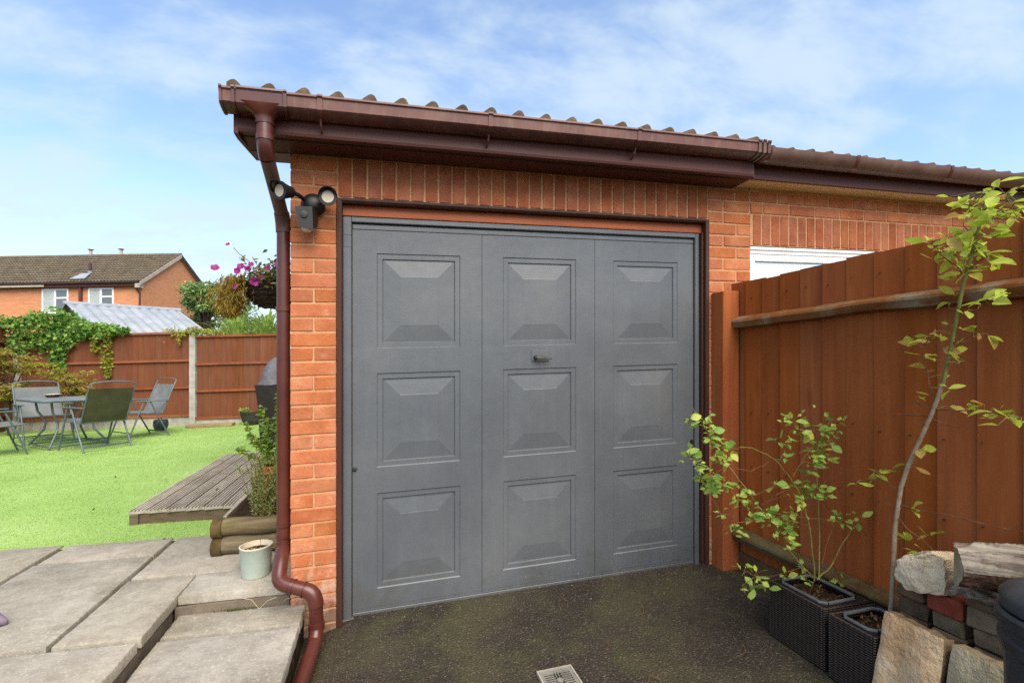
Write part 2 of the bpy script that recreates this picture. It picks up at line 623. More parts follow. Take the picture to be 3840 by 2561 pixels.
MT['asphalt'] = t.fin(base, t.math('ADD', t.math('MULTIPLY', big, -.25), .95), t.bump(hh, .8, .008), .35)

t = NT('paving_slab')           # riven concrete with lichen and dirt
v = t.coord('Object')
n1 = t.noise(v, 2.6, 6, .62)
col = t.ramp(n1, [(.28, '716b5e'), (.45, '8b8578'), (.6, '9c968a'), (.8, 'aba69a')])
col = t.mix(t.math('MULTIPLY', t.ramp(t.noise(v, 18, 5, .7), [(.45, 0.0), (.7, 1.0)]), .42), col, '6a614f')
col = t.mix(t.math('MULTIPLY', t.ramp(t.noise(v, 75, 3, .7), [(.56, 0.0), (.66, 1.0)]), .45), col, 'bdb7a8')
col = t.hsv(col, t.n('ShaderNodeObjectInfo').outputs['Random'], .02, .3, .14)
hh = t.math('ADD', t.math('MULTIPLY', t.noise(v, 9, 5), .8), t.math('MULTIPLY', t.noise(v, 60, 4), .35))
MT['slab'] = t.fin(col, .85, t.bump(hh, .65, .012), .3)
MT['riser'] = simple('riser_stone', [(.3, '554b40'), (.55, '6f6456'), (.8, '837868')], 9, .9, .6, 40, .006, .2)
MT['soil'] = simple('soil', [(.3, '1c140d'), (.55, '33261a'), (.8, '4d3a28')], 22, .95, 1.0, 55, .02, .15, 'Position')
MT['earth'] = simple('earth', [(.3, '3d3a24'), (.6, '57512f'), (.8, '6a6139')], 1.2, .95, .5, 12, .02, .15, 'Position')

t = NT('artificial_lawn')
v = t.coord('Position', rand=False)
n1 = t.noise(v, 1.1, 5, .6)
col = t.ramp(n1, [(.28, '78974b'), (.42, '83a255'), (.55, '8daa5e'), (.7, '99b26c')])
fine = t.noise(v, 160, 3, .7)
col = t.mix(t.math('MULTIPLY', t.ramp(fine, [(.35, 1.0), (.55, 0.0)]), .12), col, '6d8840')
MT['lawn'] = t.fin(col, .85, t.bump(fine, .3, .006), .15)
t = NT('grass_blades')
r = t.n('ShaderNodeNewGeometry').outputs['Random Per Island']
col = t.ramp(r, [(.0, '7b9a4d'), (.4, '82a053'), (.75, '8aa75a'), (1, '92ad63')])
big = t.noise(t.coord('Position', rand=False), 1.3, 4, .6)
col = t.mix(t.math('MULTIPLY', t.ramp(big, [(.4, 0.0), (.7, 1.0)]), .4), col, 'b0c96f')
MT['grass'] = t.fin(col, .6, None, .3)

MT['deck'] = wood('weathered_deck', [(.3, '6b6456'), (.5, '999182'), (.72, 'b3ac9e')], 'y', .85, var=(.006, .15, .2), weather=('bdb7ae', .4), bs=.6)
MT['deck_edge'] = wood('deck_edge', [(.3, '3f3427'), (.5, '5c4f3e'), (.75, '746652')], 'x', .85, var=(.02, .1, .2))
MT['timber_pale'] = wood('weathered_offcut', [(.3, '6b5a42'), (.5, '917c5e'), (.75, 'ab9877')], 'x', .85, var=None)
MT['log'] = wood('planter_log', [(.3, '3d3224'), (.5, '62543e'), (.75, '8c7d64')], 'x', .85, var=(.02, .2, .3), weather=('5d5b33', .45), bs=.7)
MT['log_end'] = simple('log_end', [(.3, '3b3018'), (.55, '57482a'), (.8, '6b5a3a')], 14, .9, .5, 60, .004, .2)
MT['fence'] = wood('fence_stain', [(.25, '7a3f1b'), (.5, '965026'), (.75, 'a66435')], 'z', .85, True, (.002, .06, .12), 1.6, .35, .15)
MT['rail'] = wood('fence_rail', [(.25, '4d2c14'), (.5, '744520'), (.75, '8d5f34')], 'y', .8, False, None, 2.0, .6, .2, ('8f8870', .65))
MT['rail_low'] = wood('mossy_fence_rail', [(.25, '3b2c1c'), (.5, '57432b'), (.75, '6f5a3c')], 'y', .85, False, None, 2.0, .6, .2, ('6d6d4a', .6))
MT['fence_back'] = wood('back_fence_stain', [(.25, '5a3220'), (.5, '6c402a'), (.78, '7b4e36')], 'z', .8, False, (.005, .08, .1), 2.2, .3, .2)
MT['fence_back_rail'] = wood('back_fence_rail', [(.25, '6a3521'), (.5, '834a30'), (.78, '9a6546')], 'x', .8, False, (.01, .1, .15), 2.2, .3, .2)
MT['concrete'] = simple('concrete_post', [(.3, '8f8c84'), (.55, 'a8a59c'), (.8, 'bab7ae')], 8, .9, .4, 60, .004, .2, var=(.01, .1, .1))
MT['white'] = simple('white_plastic', [(.3, 'dcdedd'), (.7, 'eaebea')], 4, .35, .03, 40, .001, .5)
t = NT('window_glass')
t.b.inputs['Base Color'].default_value = lin('5b6266')
t.b.inputs['Roughness'].default_value = .08
t.b.inputs['Specular IOR Level'].default_value = .9
MT['glass'] = t.m
MT['curtain'] = simple('net_curtain', [(.3, '8d9796'), (.7, 'b3bab6')], 10, .4, .1, 40, .002, .6)
MT['tile'] = simple('concrete_roof_tile', [(.3, '4d463c'), (.5, '5d5446'), (.68, '6b6152'), (.8, '82775f')], 3, .9, .4, 30, .006, .2, var=(.01, .2, .2))
MT['tile_garage'] = simple('garage_roof_tile', [(.3, '40362d'), (.5, '584a3c'), (.7, '6f6049'), (.82, '86795b')], 16, .9, .6, 70, .006, .2, var=(.03, .3, .3))
t = NT('far_brickwork')         # brick bond too far away to tell the bricks apart
v = t.coord('Object', rand=False)
bt = t.n('ShaderNodeTexBrick')
bt.inputs['Scale'].default_value = 1.0
bt.inputs['Brick Width'].default_value = .22
bt.inputs['Row Height'].default_value = .075
bt.inputs['Mortar Size'].default_value = .008
bt.inputs['Color1'].default_value = lin('b57250')
bt.inputs['Color2'].default_value = lin('c68a64')
bt.inputs['Mortar'].default_value = lin('bd8b66')
spx = t.n('ShaderNodeSeparateXYZ')
t.l(v, spx.inputs[0])
cmb = t.n('ShaderNodeCombineXYZ')
t.l(t.math('ADD', spx.outputs[0], spx.outputs[1]), cmb.inputs[0])
t.l(spx.outputs[2], cmb.inputs[1])
t.l(cmb.outputs[0], bt.inputs['Vector'])
col = t.mix(t.math('MULTIPLY', t.noise(v, .9, 4), .5), bt.outputs[0], 'c88c64')
MT['house_brick'] = t.fin(col, .9, None, .2)
MT['metal_roof'] = simple('grey_sheet_roof', [(.3, '7b8187'), (.6, '8e949a'), (.8, '9ba1a5')], 3, .5, .08, 40, .002, .5)
MT['dark_trim'] = simple('dark_trim', [(.3, '2b211d'), (.7, '42322b')], 6, .6, .1, 50, .002, .4)
MT['barge'] = simple('pale_bargeboard', [(.3, '9c9284'), (.7, 'b5aa9b')], 6, .7, .1, 50, .002, .3)
MT['black'] = simple('black_plastic', [(.3, '0c0c0b'), (.6, '131211'), (.8, '1b1a18')], 8, .5, .08, 60, .001, .5)
MT['bin'] = simple('black_bin_plastic', [(.3, '26282b'), (.6, '34373a'), (.8, '4a4d50')], 5, .42, .12, 70, .002, .5)
MT['lens'] = simple('lamp_lens', [(.3, 'b3a68f'), (.7, 'c9beaa')], 12, .3, .1, 60, .001, .5)
t = NT('rattan_weave')          # woven plastic strands
v = t.coord('Object', rand=False)
w1 = t.n('ShaderNodeTexWave', wave_type='BANDS', bands_direction='Z')
w1.inputs['Scale'].default_value = 34
w1.inputs['Distortion'].default_value = 1.2
t.l(v, w1.inputs['Vector'])
spw = t.n('ShaderNodeSeparateXYZ')
t.l(v, spw.inputs[0])
wv = t.math('MULTIPLY', t.math('ADD', t.math('SINE', t.math('MULTIPLY', t.math('ADD', spw.outputs[0], spw.outputs[1]), 300.0)), 1.0), .18)
pat = t.math('MULTIPLY', t.math('ADD', w1.outputs['Fac'], wv), .5)
col = t.ramp(pat, [(.12, '14100e'), (.38, '2a211d'), (.6, '463a34')])
MT['rattan'] = t.fin(col, .55, t.bump(pat, .9, .005), .35)
MT['rim'] = simple('grey_plastic_rim', [(.3, '46494c'), (.7, '5c6062')], 8, .4, .05, 50, .001, .5)
MT['metal_green'] = simple('grey_green_metal', [(.3, '4a5557'), (.6, '5e6a6d'), (.8, '737d7d')], 8, .45, .05, 50, .001, .5, metal=.15)
MT['sling'] = simple('grey_sling_fabric', [(.3, '5c5f5f'), (.6, '6d7070'), (.8, '7b7d7c')], 4, .8, .4, 300, .002, .3)
MT['sling_dark'] = simple('olive_sling_fabric', [(.3, '3a3a28'), (.6, '4a4934'), (.8, '575540')], 4, .8, .4, 300, .002, .3)
MT['table_top'] = simple('grey_table_top', [(.3, '69737a'), (.6, '7d878c'), (.8, '8d969a')], 6, .3, .05, 60, .001, .5)
MT['cover'] = simple('black_cover', [(.3, '15120f'), (.6, '1f1b18'), (.8, '2b2622')], 5, .6, .4, 14, .02, .35)
MT['cover_grey'] = simple('grey_cover', [(.3, '4c4b4f'), (.6, '636267'), (.8, '7b7a80')], 6, .6, .5, 16, .02, .35)
MT['pot_pale'] = simple('pale_green_glaze', [(.3, '8d9a90'), (.6, 'a3aea2'), (.8, 'b3bbae')], 7, .35, .15, 40, .002, .5)
MT['pot_rim'] = simple('bare_clay_rim', [(.3, 'bfae95'), (.7, 'd3c6b0')], 14, .7, .2, 60, .002, .3)
MT['pot_blue'] = simple('blue_black_glaze', [(.3, '1c252c'), (.55, '2d3b44'), (.8, '516069')], 18, .3, .2, 50, .002, .5)
MT['terracotta'] = simple('terracotta', [(.3, 'a2512d'), (.7, 'bb6a41')], 12, .85, .3, 60, .003, .2)
MT['barrel'] = wood('barrel_wood', [(.3, '23231f'), (.55, '37362f'), (.8, '4d4a40')], 'z', .8, var=(.01, .1, .2))
MT['sandstone'] = simple('sandstone', [(.25, '8d6f4e'), (.42, 'b08a62'), (.55, 'c5a37c'), (.68, 'cdb394'), (.8, 'b8ab96')], 6, .9, .8, 45, .012, .2, var=(.02, .3, .15))
MT['sandstone_grey'] = simple('grey_sandstone', [(.25, '6d6347'), (.42, '948766'), (.6, 'ada083'), (.8, 'a89b88')], 5, .9, .8, 45, .012, .2)
MT['stone_edge'] = simple('stone_edge', [(.25, '4e4030'), (.5, '77664c'), (.8, '948668')], 11, .95, .9, 40, .01, .15)
MT['rock'] = simple('pale_rock', [(.25, 'a08c72'), (.45, 'd2bd9e'), (.7, 'e3d3ba')], 5, .95, .9, 35, .012, .15)
MT['bark'] = wood('log_bark', [(.38, '251c15'), (.47, '62554a'), (.62, 'a89d8c')], 'y', .95, var=None, scale=4.0, bs=1.0, weather=('9a977c', .3), rotz=R(140))
MT['bark_dark'] = wood('torn_bark', [(.3, '23160f'), (.55, '4a3527'), (.8, '7d6450')], 'y', .95, var=None, scale=4.0, bs=1.0, rotz=R(140))
MT['cutwood'] = simple('cut_wood', [(.3, '8a8063'), (.6, 'a69b7d'), (.8, 'b5ac90')], 14, .9, .3, 70, .003, .2)
MT['loose_dark'] = simple('dark_loose_brick', [(.3, '453628'), (.55, '63503f'), (.8, '7b6752')], 10, .95, .7, 50, .006, .15, var=(.02, .2, .2))
MT['loose_grey'] = simple('grey_loose_brick', [(.3, '5d4f3e'), (.55, '7d6c57'), (.8, '97866d')], 10, .95, .7, 50, .006, .15, var=(.02, .2, .2))
MT['loose_red'] = simple('red_loose_brick', [(.3, '7c3a2a'), (.55, '94493a'), (.8, 'a65f4c')], 10, .9, .6, 50, .006, .15)
MT['basket'] = simple('dark_wicker', [(.3, '1d1611'), (.55, '33281f'), (.8, '54463a')], 40, .8, 1.0, 50, .02, .2)
MT['stem_grey'] = simple('grey_bark_stem', [(.3, '85735c'), (.6, 'a5927a'), (.8, 'b8a58c')], 30, .85, .4, 90, .002, .2, 'Position')
MT['stem_green'] = simple('green_stem', [(.3, '5d5a2b'), (.6, '79743a'), (.8, '8e8250')], 25, .7, .2, 90, .002, .3, 'Position')
MT['stem_brown'] = simple('brown_twig', [(.3, '533520'), (.6, '755238'), (.8, '957657')], 25, .8, .2, 90, .002, .2, 'Position')
MT['trunk'] = simple('tree_trunk', [(.3, '3b3026'), (.6, '554738'), (.8, '6c5d4b')], 12, .9, .8, 30, .01, .2)
MT['leaf_sap'] = leafmat('sapling_leaf', [(.0, 'a2b93c'), (.35, 'b6c84a'), (.7, 'c9d35c'), (.88, 'd1c464'), (1, 'd0935c')], .5, 'object')
MT['leaf_rose'] = leafmat('rose_leaf', [(.0, '7ba049'), (.45, '95b854'), (.8, 'b0c660'), (1, 'd0c858')], .45, 'object')
MT['leaf_young'] = leafmat('young_leaf', [(.0, '86aa4c'), (.5, 'a5c058'), (1, 'c3cc62')], .45)
MT['leaf_vine'] = leafmat('vine_leaf', [(.0, '41692a'), (.4, '628d36'), (.8, '8aaf48'), (1, 'adc25c')], .35)
MT['leaf_vine_y'] = leafmat('yellow_vine_leaf', [(.0, '6f8b2c'), (.5, '93a437'), (.85, 'b09a38'), (1, 'b3642e')], .35)
MT['leaf_maple'] = leafmat('maple_leaf', [(.0, '7d7432'), (.4, 'a0983e'), (.75, 'b8b04c'), (1, 'a87a40')], .4)
MT['leaf_tree'] = leafmat('tree_leaf', [(.0, '4c6c38'), (.4, '6a8d4a'), (.8, '8cab5e'), (1, 'a9bd7c')], .3)
MT['leaf_blossom'] = leafmat('blossom', [(.0, '6c8a4e'), (.55, '8ea86c'), (.75, 'c3c2bd'), (1, 'dcd8d8')], .3)
MT['leaf_spike'] = leafmat('strap_leaf', [(.0, '76923c'), (.5, '93ac50'), (1, 'b3bf72')], .4)
MT['leaf_herb'] = leafmat('herb_leaf', [(.0, '6a8a34'), (.5, '87a442'), (1, 'a9b957')], .35)
MT['leaf_rosemary'] = leafmat('rosemary_leaf', [(.0, '6b793f'), (.5, '929c55'), (1, 'b8ba74')], .2)
MT['leaf_basket'] = leafmat('basket_leaf', [(.0, '565c26'), (.45, '7d7f38'), (.8, '94933f'), (1, '6d5335')], .35)
MT['leaf_trail'] = leafmat('dry_trailing_leaf', [(.0, '8a702a'), (.5, 'a98e3a'), (1, 'bba552')], .35)
MT['moss'] = leafmat('moss', [(.0, '3d4220'), (.5, '4f5527'), (1, '6a6f35')], .2)
MT['petal'] = leafmat('magenta_petal', [(.0, '8f1676'), (.6, 'a3207f'), (1, 'b04488')], .3)
MT['dead_leaf'] = simple('dead_leaf', [(.3, '3a2a16'), (.7, '6d5330')], 20, .8, .3, 80, .002, .3)
MT['scrap'] = leafmat('leaf_scrap', [(.0, '4d3a22'), (.5, '7d6036'), (.85, '9a8353'), (1, 'b7a988')], .1)
MT['shoe'] = simple('mauve_cloth', [(.3, '6d5a70'), (.7, '8b7f90')], 8, .8, .3, 80, .002, .3)
MT['drain'] = simple('grey_drain_plastic', [(.3, '6a6862'), (.6, '7e7b74'), (.8, '8f8b82')], 14, .7, .3, 60, .003, .3)
MT['drain_frame'] = simple('drain_frame', [(.3, '8d8675'), (.7, 'a9a190')], 14, .8, .3, 60, .003, .2)
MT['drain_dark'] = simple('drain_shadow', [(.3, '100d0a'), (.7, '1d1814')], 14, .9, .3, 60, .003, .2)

# ------------------------------------------------------------------ the setting
HU, HL = 0.20, 0.115
m = M()
m.add([(-300, -120, -.16), (300, -120, -.16), (300, 400, -.16), (-300, 400, -.16)], [(0, 1, 2, 3)])
build(m, 'ground', MT['earth'], origin=(0, 0, -.16), kind='structure')
# driveway: gently uneven tarmac, a little lower by the left pier
nx, ny = 44, 80
m = M()
vs, fs = [], []
for i in range(nx + 1):
    for k in range(ny + 1):
        x = .03 + (2.62 - .03) * i / nx
        y = .10 - 5.6 * k / ny
        z = -.004 - .045 * max(0, min(1, (.3 - x) / .2)) * (1 if y < 0 else 1) + .004 * math.sin(3.1 * x + 2 * y) * math.sin(2.3 * y)
        vs.append((x, y, z))
for i in range(nx):
    for k in range(ny):
        a = i * (ny + 1) + k
        fs.append((a, a + 1, a + ny + 2, a + ny + 1))
m.add(vs, [f[::-1] for f in fs])
build(m, 'driveway', MT['asphalt'], smooth='all', kind='structure')


def lawn_edge(x):
    return 1.02 - .115 * (x + .63)


m = M()
xs = np.linspace(-9, 3.5, 60)
m.add([(x, lawn_edge(min(x, 0)) - .03, HU - .012) for x in xs] + [(x, 9.3 + .24 * (-3.1 - x) * .9, HU - .012) for x in xs],
      [(i, i + 1, 61 + i, 60 + i) for i in range(59)])
build(m, 'lawn', MT['lawn'], kind='structure')
# turf pile
N = 230000
gx = nrng.uniform(-7.2, 0, N)
gy = 1.0 + 7.0 * nrng.uniform(0, 1, N) ** 1.9
keep = (gy > 1.02 - .115 * (gx + .63)) & (gx > .404 - (gy + 2.57) * .66 - .4) & (gy < 8.3 - .24 * (gx + 3.1))
keep &= ~((gx > -1.29) & (gy > 1.5) & (gy < 3.8))
gx, gy = gx[keep], gy[keep]
n = len(gx)
ang = nrng.uniform(0, 6.283, n)
hgt = nrng.uniform(.003, .009, n)
wid = .0016 + .0004 * (gy - 1)
lx, ly = nrng.normal(0, .009, n), nrng.normal(0, .009, n)
gz = HU - .012 + FALL * gx
V3 = np.zeros((n, 3, 3))
V3[:, 0] = np.stack([gx - np.cos(ang) * wid, gy - np.sin(ang) * wid, gz], 1)
V3[:, 1] = np.stack([gx + np.cos(ang) * wid, gy + np.sin(ang) * wid, gz], 1)
V3[:, 2] = np.stack([gx + lx, gy + ly, gz + hgt], 1)
me = bpy.data.meshes.new('lawn_pile')
me.vertices.add(3 * n)
me.vertices.foreach_set('co', V3.reshape(-1))
me.loops.add(3 * n)
me.loops.foreach_set('vertex_index', np.arange(3 * n))
me.polygons.add(n)
me.polygons.foreach_set('loop_start', np.arange(n) * 3)
me.materials.append(MT['grass'])
me.update()
me.validate()
link('lawn_pile', me, (0, 0, 0), label='short bright green artificial turf pile covering the lawn', cat='grass', kind='stuff')

# patio: bed, slabs, risers
m = M()
m.box(-3.2, -.525, -3.2, .9, -.3, HU - .045)
m.box(-3.2, -.005, .085, .9, -.31, HU - .0455)
m.prism([(-3.2, .88), (-.006, .88), (-.006, .94), (-3.2, 1.30)], -.3, HU - .046)
m.box(-.52, .055, -3.2, .10, -.3, HL - .043)
patio = build(m, 'patio', MT['soil'], origin=(-1, 0, 0), kind='structure')


def slab(poly, h, th=.042):
    """riven slab: subdivided, wavy edges, rounded arris"""
    n = 7
    g = .006
    cx = sum(p[0] for p in poly) / 4
    cy = sum(p[1] for p in poly) / 4
    q = []
    for x, y in poly:
        L = math.hypot(x - cx, y - cy)
        q.append((x - (x - cx) / L * g * 1.4, y - (y - cy) / L * g * 1.4))
    m = M()
    sd = rnd.uniform(0, 50)
    tilt = (rnd.uniform(-.004, .004), rnd.uniform(-.004, .004))
    ring = []
    for e in range(4):
        a, b = q[e], q[(e + 1) % 4]
        for i in range(n * 2):
            s = i / (n * 2)
            w = .0014 * (math.sin(sd + e * 3 + s * 17) + .7 * math.sin(sd * 2 + s * 41 + e)) * (1 if 0 < s < 1 else 0)
            dx, dy = b[0] - a[0], b[1] - a[1]
            L = math.hypot(dx, dy)
            ring.append((a[0] + dx * s + dy / L * w, a[1] + dy * s - dx / L * w))
    k = len(ring)
    lay = []
    for inset, z in ((0, h - th), (0, h - .008), (.004, h - .002), (.012, h)):
        lay.append([(x + (cx - x) / math.hypot(cx - x, cy - y) * inset, y + (cy - y) / math.hypot(cx - x, cy - y) * inset,
                     z + tilt[0] * (x - cx) + tilt[1] * (y - cy)) for x, y in ring])
    vs = [p for L in lay for p in L] + [(cx, cy, h + .001)]
    fs = [(r_ * k + i, r_ * k + (i + 1) % k, (r_ + 1) * k + (i + 1) % k, (r_ + 1) * k + i) for r_ in range(3) for i in range(k)]
    fs += [(3 * k + i, 3 * k + (i + 1) % k, 4 * k) for i in range(k)]
    m.add(vs, fs)
    return build(m, 'slab', MT['slab'], patio, smooth=True)


def row(x, y0, x0=-.83, sl=-.11):
    return y0 + sl * (x - x0)


def sl(x0, x1, ya, yb, h, sa=-.11, sb=-.11, xr=-.83):
    slab([(x0, ya + sa * (x0 - xr)), (x1, ya + sa * (x1 - xr)), (x1, yb + sb * (x1 - xr)), (x0, yb + sb * (x0 - xr))], h)


sl(-.83, -.505, -.245, .392, HU)
sl(-.83, -.004, .400, 1.04, HU)
slab([(-.512, .088), (-.004, .045), (-.004, .308), (-.512, .356)], HU)
sl(-1.455, -.845, -.235, .735, HU)
sl(-1.455, -.845, .742, 1.045, HU)
sl(-2.15, -1.478, .15, 1.07, HU)
sl(-2.15, -1.478, -.62, .14, HU)
sl(-1.46, -.505, -1.02, -.262, HU)
sl(-1.46, -.505, -1.9, -1.03, HU)
sl(-2.15, -1.475, -1.5, -.63, HU)
sl(-2.9, -2.165, .15, 1.07, HU)
slab([(-.508, -.125), (.078, -.192), (.078, .016), (-.508, .098)], HL)
slab([(-.508, -.80), (.072, -.86), (.074, -.204), (-.508, -.137)], HL)
slab([(-.508, -1.6), (.072, -1.66), (.072, -.872), (-.508, -.812)], HL)
m = M().prism([(-.512, .075), (-.008, .03), (-.008, .07), (-.512, .115)], .07, HU - .046)
build(m, 'riser', MT['riser'], patio)
for ya, yb in ((-.62, .08), (-1.3, -.63), (-2.0, -1.31)):
    m = M().box(-.545, -.522, ya, yb, .05, HU - .045, .004, .002)
    build(m, 'riser', MT['riser'], patio)
for ya, yb in ((-.32, -.01), (-.78, -.33), (-1.3, -.79)):
    m = M().box(.02, .064, ya, yb, -.12, HL - .045, .006, .004)
    build(m, 'riser', MT['soil'], patio)

# ------------------------------------------------------------------ bricks
BR = {}


def brick_mesh(lx, ly, lz, mat, c=.003):
    k = (round(lx, 4), round(ly, 4), round(lz, 4), mat, rnd.randrange(3))
    if k not in BR:
        rg = random.Random(hash(k[:3]) + k[4])
        BR[k] = M().box(-lx / 2, lx / 2, -ly / 2, ly / 2, -lz / 2, lz / 2, c, .0012, rg).mesh('brick', (0, 0, 0), MT[mat])
    return BR[k]


def brick(parent, x0, x1, z0, z1, yf=0.0, depth=.098, mat='brick'):
    me = brick_mesh(x1 - x0, depth, z1 - z0, mat)
    return inst('brick', me, ((x0 + x1) / 2, yf + depth / 2 + rnd.uniform(-.0012, .0012), (z0 + z1) / 2), parent)


# ------------------------------------------------------------------ the garage
G = empty('garage', (1.2, 0, 0), 'red brick garage with grey panelled up-and-over door and brown gutter', 'garage')
PC, J = .0716, .0095
TOPH = 2.302
m = M()                                   # mortar core
m.box(.004, .2095, .004, .205, -.3, 2.298)
m.box(.2095, 2.357, .0045, .2, 2.104, 2.2985)
m.box(2.358, 2.664, .004, .2, -.3, 2.2982)
m.box(.006, 2.66, .008, .19, 2.2983, 2.41)
build(m, 'mortar', MT['mortar'], G)
for k in range(34):
    z1 = TOPH - k * PC - J
    z0 = z1 - (PC - J)
    if k == 33: z0 -= .02
    if k % 2 == 0:
        brick(G, .0005, .2115, z0, z1)
    else:
        brick(G, .0005, .101, z0, z1)
        brick(G, .1105, .2115, z0, z1)
    # right pier, one and a half bricks wide
    if k < 2:
        continue
    if k % 2 == 0:
        brick(G, 2.3605, 2.461, z0, z1)
        brick(G, 2.4705, 2.6655, z0, z1)
    else:
        brick(G, 2.3605, 2.5555, z0, z1)
        brick(G, 2.565, 2.6655, z0, z1)
for k in range(2):
    z1 = TOPH - k * PC - J
    x = 2.3605 + (.0 if k else -.0)
    for w in ((.1, .1865) if k else (.1865, .0995)):
        brick(G, x, x + w, z1 - PC + J, z1)
        x += w + J
sp_ = (2.356 - .216) / 30
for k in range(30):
    brick(G, .216 + k * sp_ + J * .4, .216 + (k + 1) * sp_ - J * .6, 2.108, 2.296, 0, .098, 'soldier_shaded')
# side and rear walls
m = M()
m.box(.004, .1, .205, 5.0, -.3, 2.30)
m.box(.1, 2.66, 4.9, 5.0, -.3, 2.30)
build(m, 'side_wall', MT['mortar'], G)
m = M()
for k in range(34):
    z1 = TOPH - k * PC - J
    y = .1 if k % 2 else .205 + J * .5
    if k % 2: y = .1085
    while y < 4.9:
        m.box(.0005, .09, y, min(y + .2, 4.99), z1 - PC + J, z1, 0, .0008)
        y += .2 + J
build(m, 'side_bricks', MT['brick'], G, kind='stuff')

# roof: front row tile by tile, the rows above as one part
tile_prof = [(0, .0), (.018, .003), (.036, .012), (.054, .027), (.068, .038), (.082, .042), (.094, .036), (.102, .022), (.108, .006), (.14, .0)]
tp = tile_prof[:-1] + [(x + .14, z) for x, z in tile_prof]
PIT = math.tan(R(14))


def tile_geo(m, x0, y0, z0, ln, pit, prof, th=.016, s=1.0, ax=(1, 0), up=None):
    n = len(prof)
    vs = []
    for e in (0, 1):
        for t_ in (0, 1):
            for (u, w) in prof:
                vs.append((x0 + u * s, y0 + ln * e, z0 + (w * s if t_ == 0 else -th) + pit * ln * e))
    fs = []
    for i in range(n - 1):
        fs.append((i, i + 1, 2 * n + i + 1, 2 * n + i))
        fs.append((n + i, 3 * n + i, 3 * n + i + 1, n + i + 1))
        fs.append((i, n + i, n + i + 1, i + 1))
    fs.append((0, 2 * n, 3 * n, n))
    fs.append((n - 1, 2 * n - 1, 4 * n - 1, 3 * n - 1))
    m.add(vs, fs)


roof = build(M().extrude([(-.2, 2.40), (2.45, 2.40 + PIT * 2.65), (2.45, 2.38 + PIT * 2.65), (-.2, 2.38)], -.0, 2.52, 'x'), 'roof', MT['dark_trim'], G)
tm = M()
tile_geo(tm, 0, 0, 0, .36, PIT, tp)
tmesh = tm.mesh('tile', (0, 0, 0), MT['tile_garage'], True)
GX0 = -.262
t0_ = M()
tile_geo(t0_, 0, 0, 0, .36, PIT, tp[3:])
t0mesh = t0_.mesh('tile', (0, 0, 0), MT['tile_garage'], True)
GS_ = .006
for k in range(10):
    inst('tile', tmesh if k else t0mesh, (GX0 + .28 * k + .002, -.262 + rnd.uniform(-.004, .004), 2.449 + GS_ * (GX0 + .28 * k) + rnd.uniform(-.002, .002)), roof)
m = M()
for r_ in range(1, 9):
    for k in range(0 if r_ < 2 else 1, 10):
        tile_geo(m, GX0 + .28 * k, -.262 + .31 * r_, 2.457 + .31 * r_ * PIT, .36, PIT - .02, tp)
for r_ in range(9):
    for k in range(1, 10):
        tile_geo(m, GX0 + .28 * k, 5.2 - .31 * r_, 2.45 + .31 * r_ * PIT, -.36, -PIT, tp)
build(m, 'upper_tiles', MT['tile_garage'], roof, smooth=True, kind='stuff')
m = M()
m.tube([(-.22, 2.5, 2.46 + PIT * 2.72), (2.52, 2.5, 2.46 + PIT * 2.72)], .09, 12)
build(m, 'ridge_tiles', MT['tile_garage'], roof, smooth=True)

# boxed eaves
build(M().extrude([(-.208, 2.298), (-.19, 2.298), (-.19, 2.44), (-.208, 2.425), (-.211, 2.31)], -.188, 2.505), 'fascia', MT['fascia'], G)
sf = build(M().box(-.186, 2.53, -.19, -.0005, 2.303, 2.313), 'soffit', MT['fascia'], G)
m = M()
for yy in (-.155, -.145):
    m.box(-.18, 2.5, yy - .0015, yy + .0015, 2.3005, 2.304)
build(m, 'soffit_vent', MT['dark_trim'], sf)
m = M()         # end board of the boxed eaves, underside rising towards the back
m.add([(x, y, z) for x in (-.192, -.174) for y, z in ((-.211, 2.287), (-.211, 2.44), (.208, 2.50), (.208, 2.336), (-.15, 2.287))],
      [(0, 1, 2, 3, 4), (9, 8, 7, 6, 5)] + [(i, 5 + i, 5 + (i + 1) % 5, (i + 1) % 5) for i in range(5)])
build(m, 'bargeboard', MT['fascia'], G)
m = M()
m.add([(-.174, -.0, 2.3), (-.0005, -.0, 2.3), (-.0005, .208, 2.334), (-.174, .208, 2.334), (-.174, 0, 2.312), (-.0005, 0, 2.312), (-.0005, .208, 2.50), (-.174, .208, 2.50)],
      [(3, 2, 1, 0), (4, 5, 6, 7), (0, 1, 5, 4), (1, 2, 6, 5), (2, 3, 7, 6), (3, 0, 4, 7)])
build(m, 'box_end', MT['fascia'], G)
# gutter, rising slightly to the right
GS = .0075
gp = [(-.214, 2.437), (-.214, 2.366), (-.235, 2.362), (-.268, 2.368), (-.290, 2.374), (-.299, 2.382), (-.302, 2.424), (-.309, 2.430), (-.308, 2.438), (-.300, 2.438),
      (-.296, 2.424), (-.294, 2.386), (-.287, 2.379), (-.266, 2.373), (-.236, 2.367), (-.218, 2.370), (-.218, 2.437)]
gut = build(M().extrude(gp, -.218, 2.46, 'x', GS), 'gutter', MT['gutter'], G, smooth=True)


def inflate(prof, d, cy, cz):
    return [(y + (d if y > cy else -d), z + (d if z > cz else -d)) for y, z in prof]


oprof = [(y, z) for y, z in gp[:10]]


def strap(x0, x1, d, name, mat='gutter'):
    a = inflate(oprof, d, -.26, 2.40)
    b = oprof
    prof = a + b[::-1]
    return build(M().extrude(prof, x0, x1, 'x', GS), name, MT[mat], gut, smooth=True)


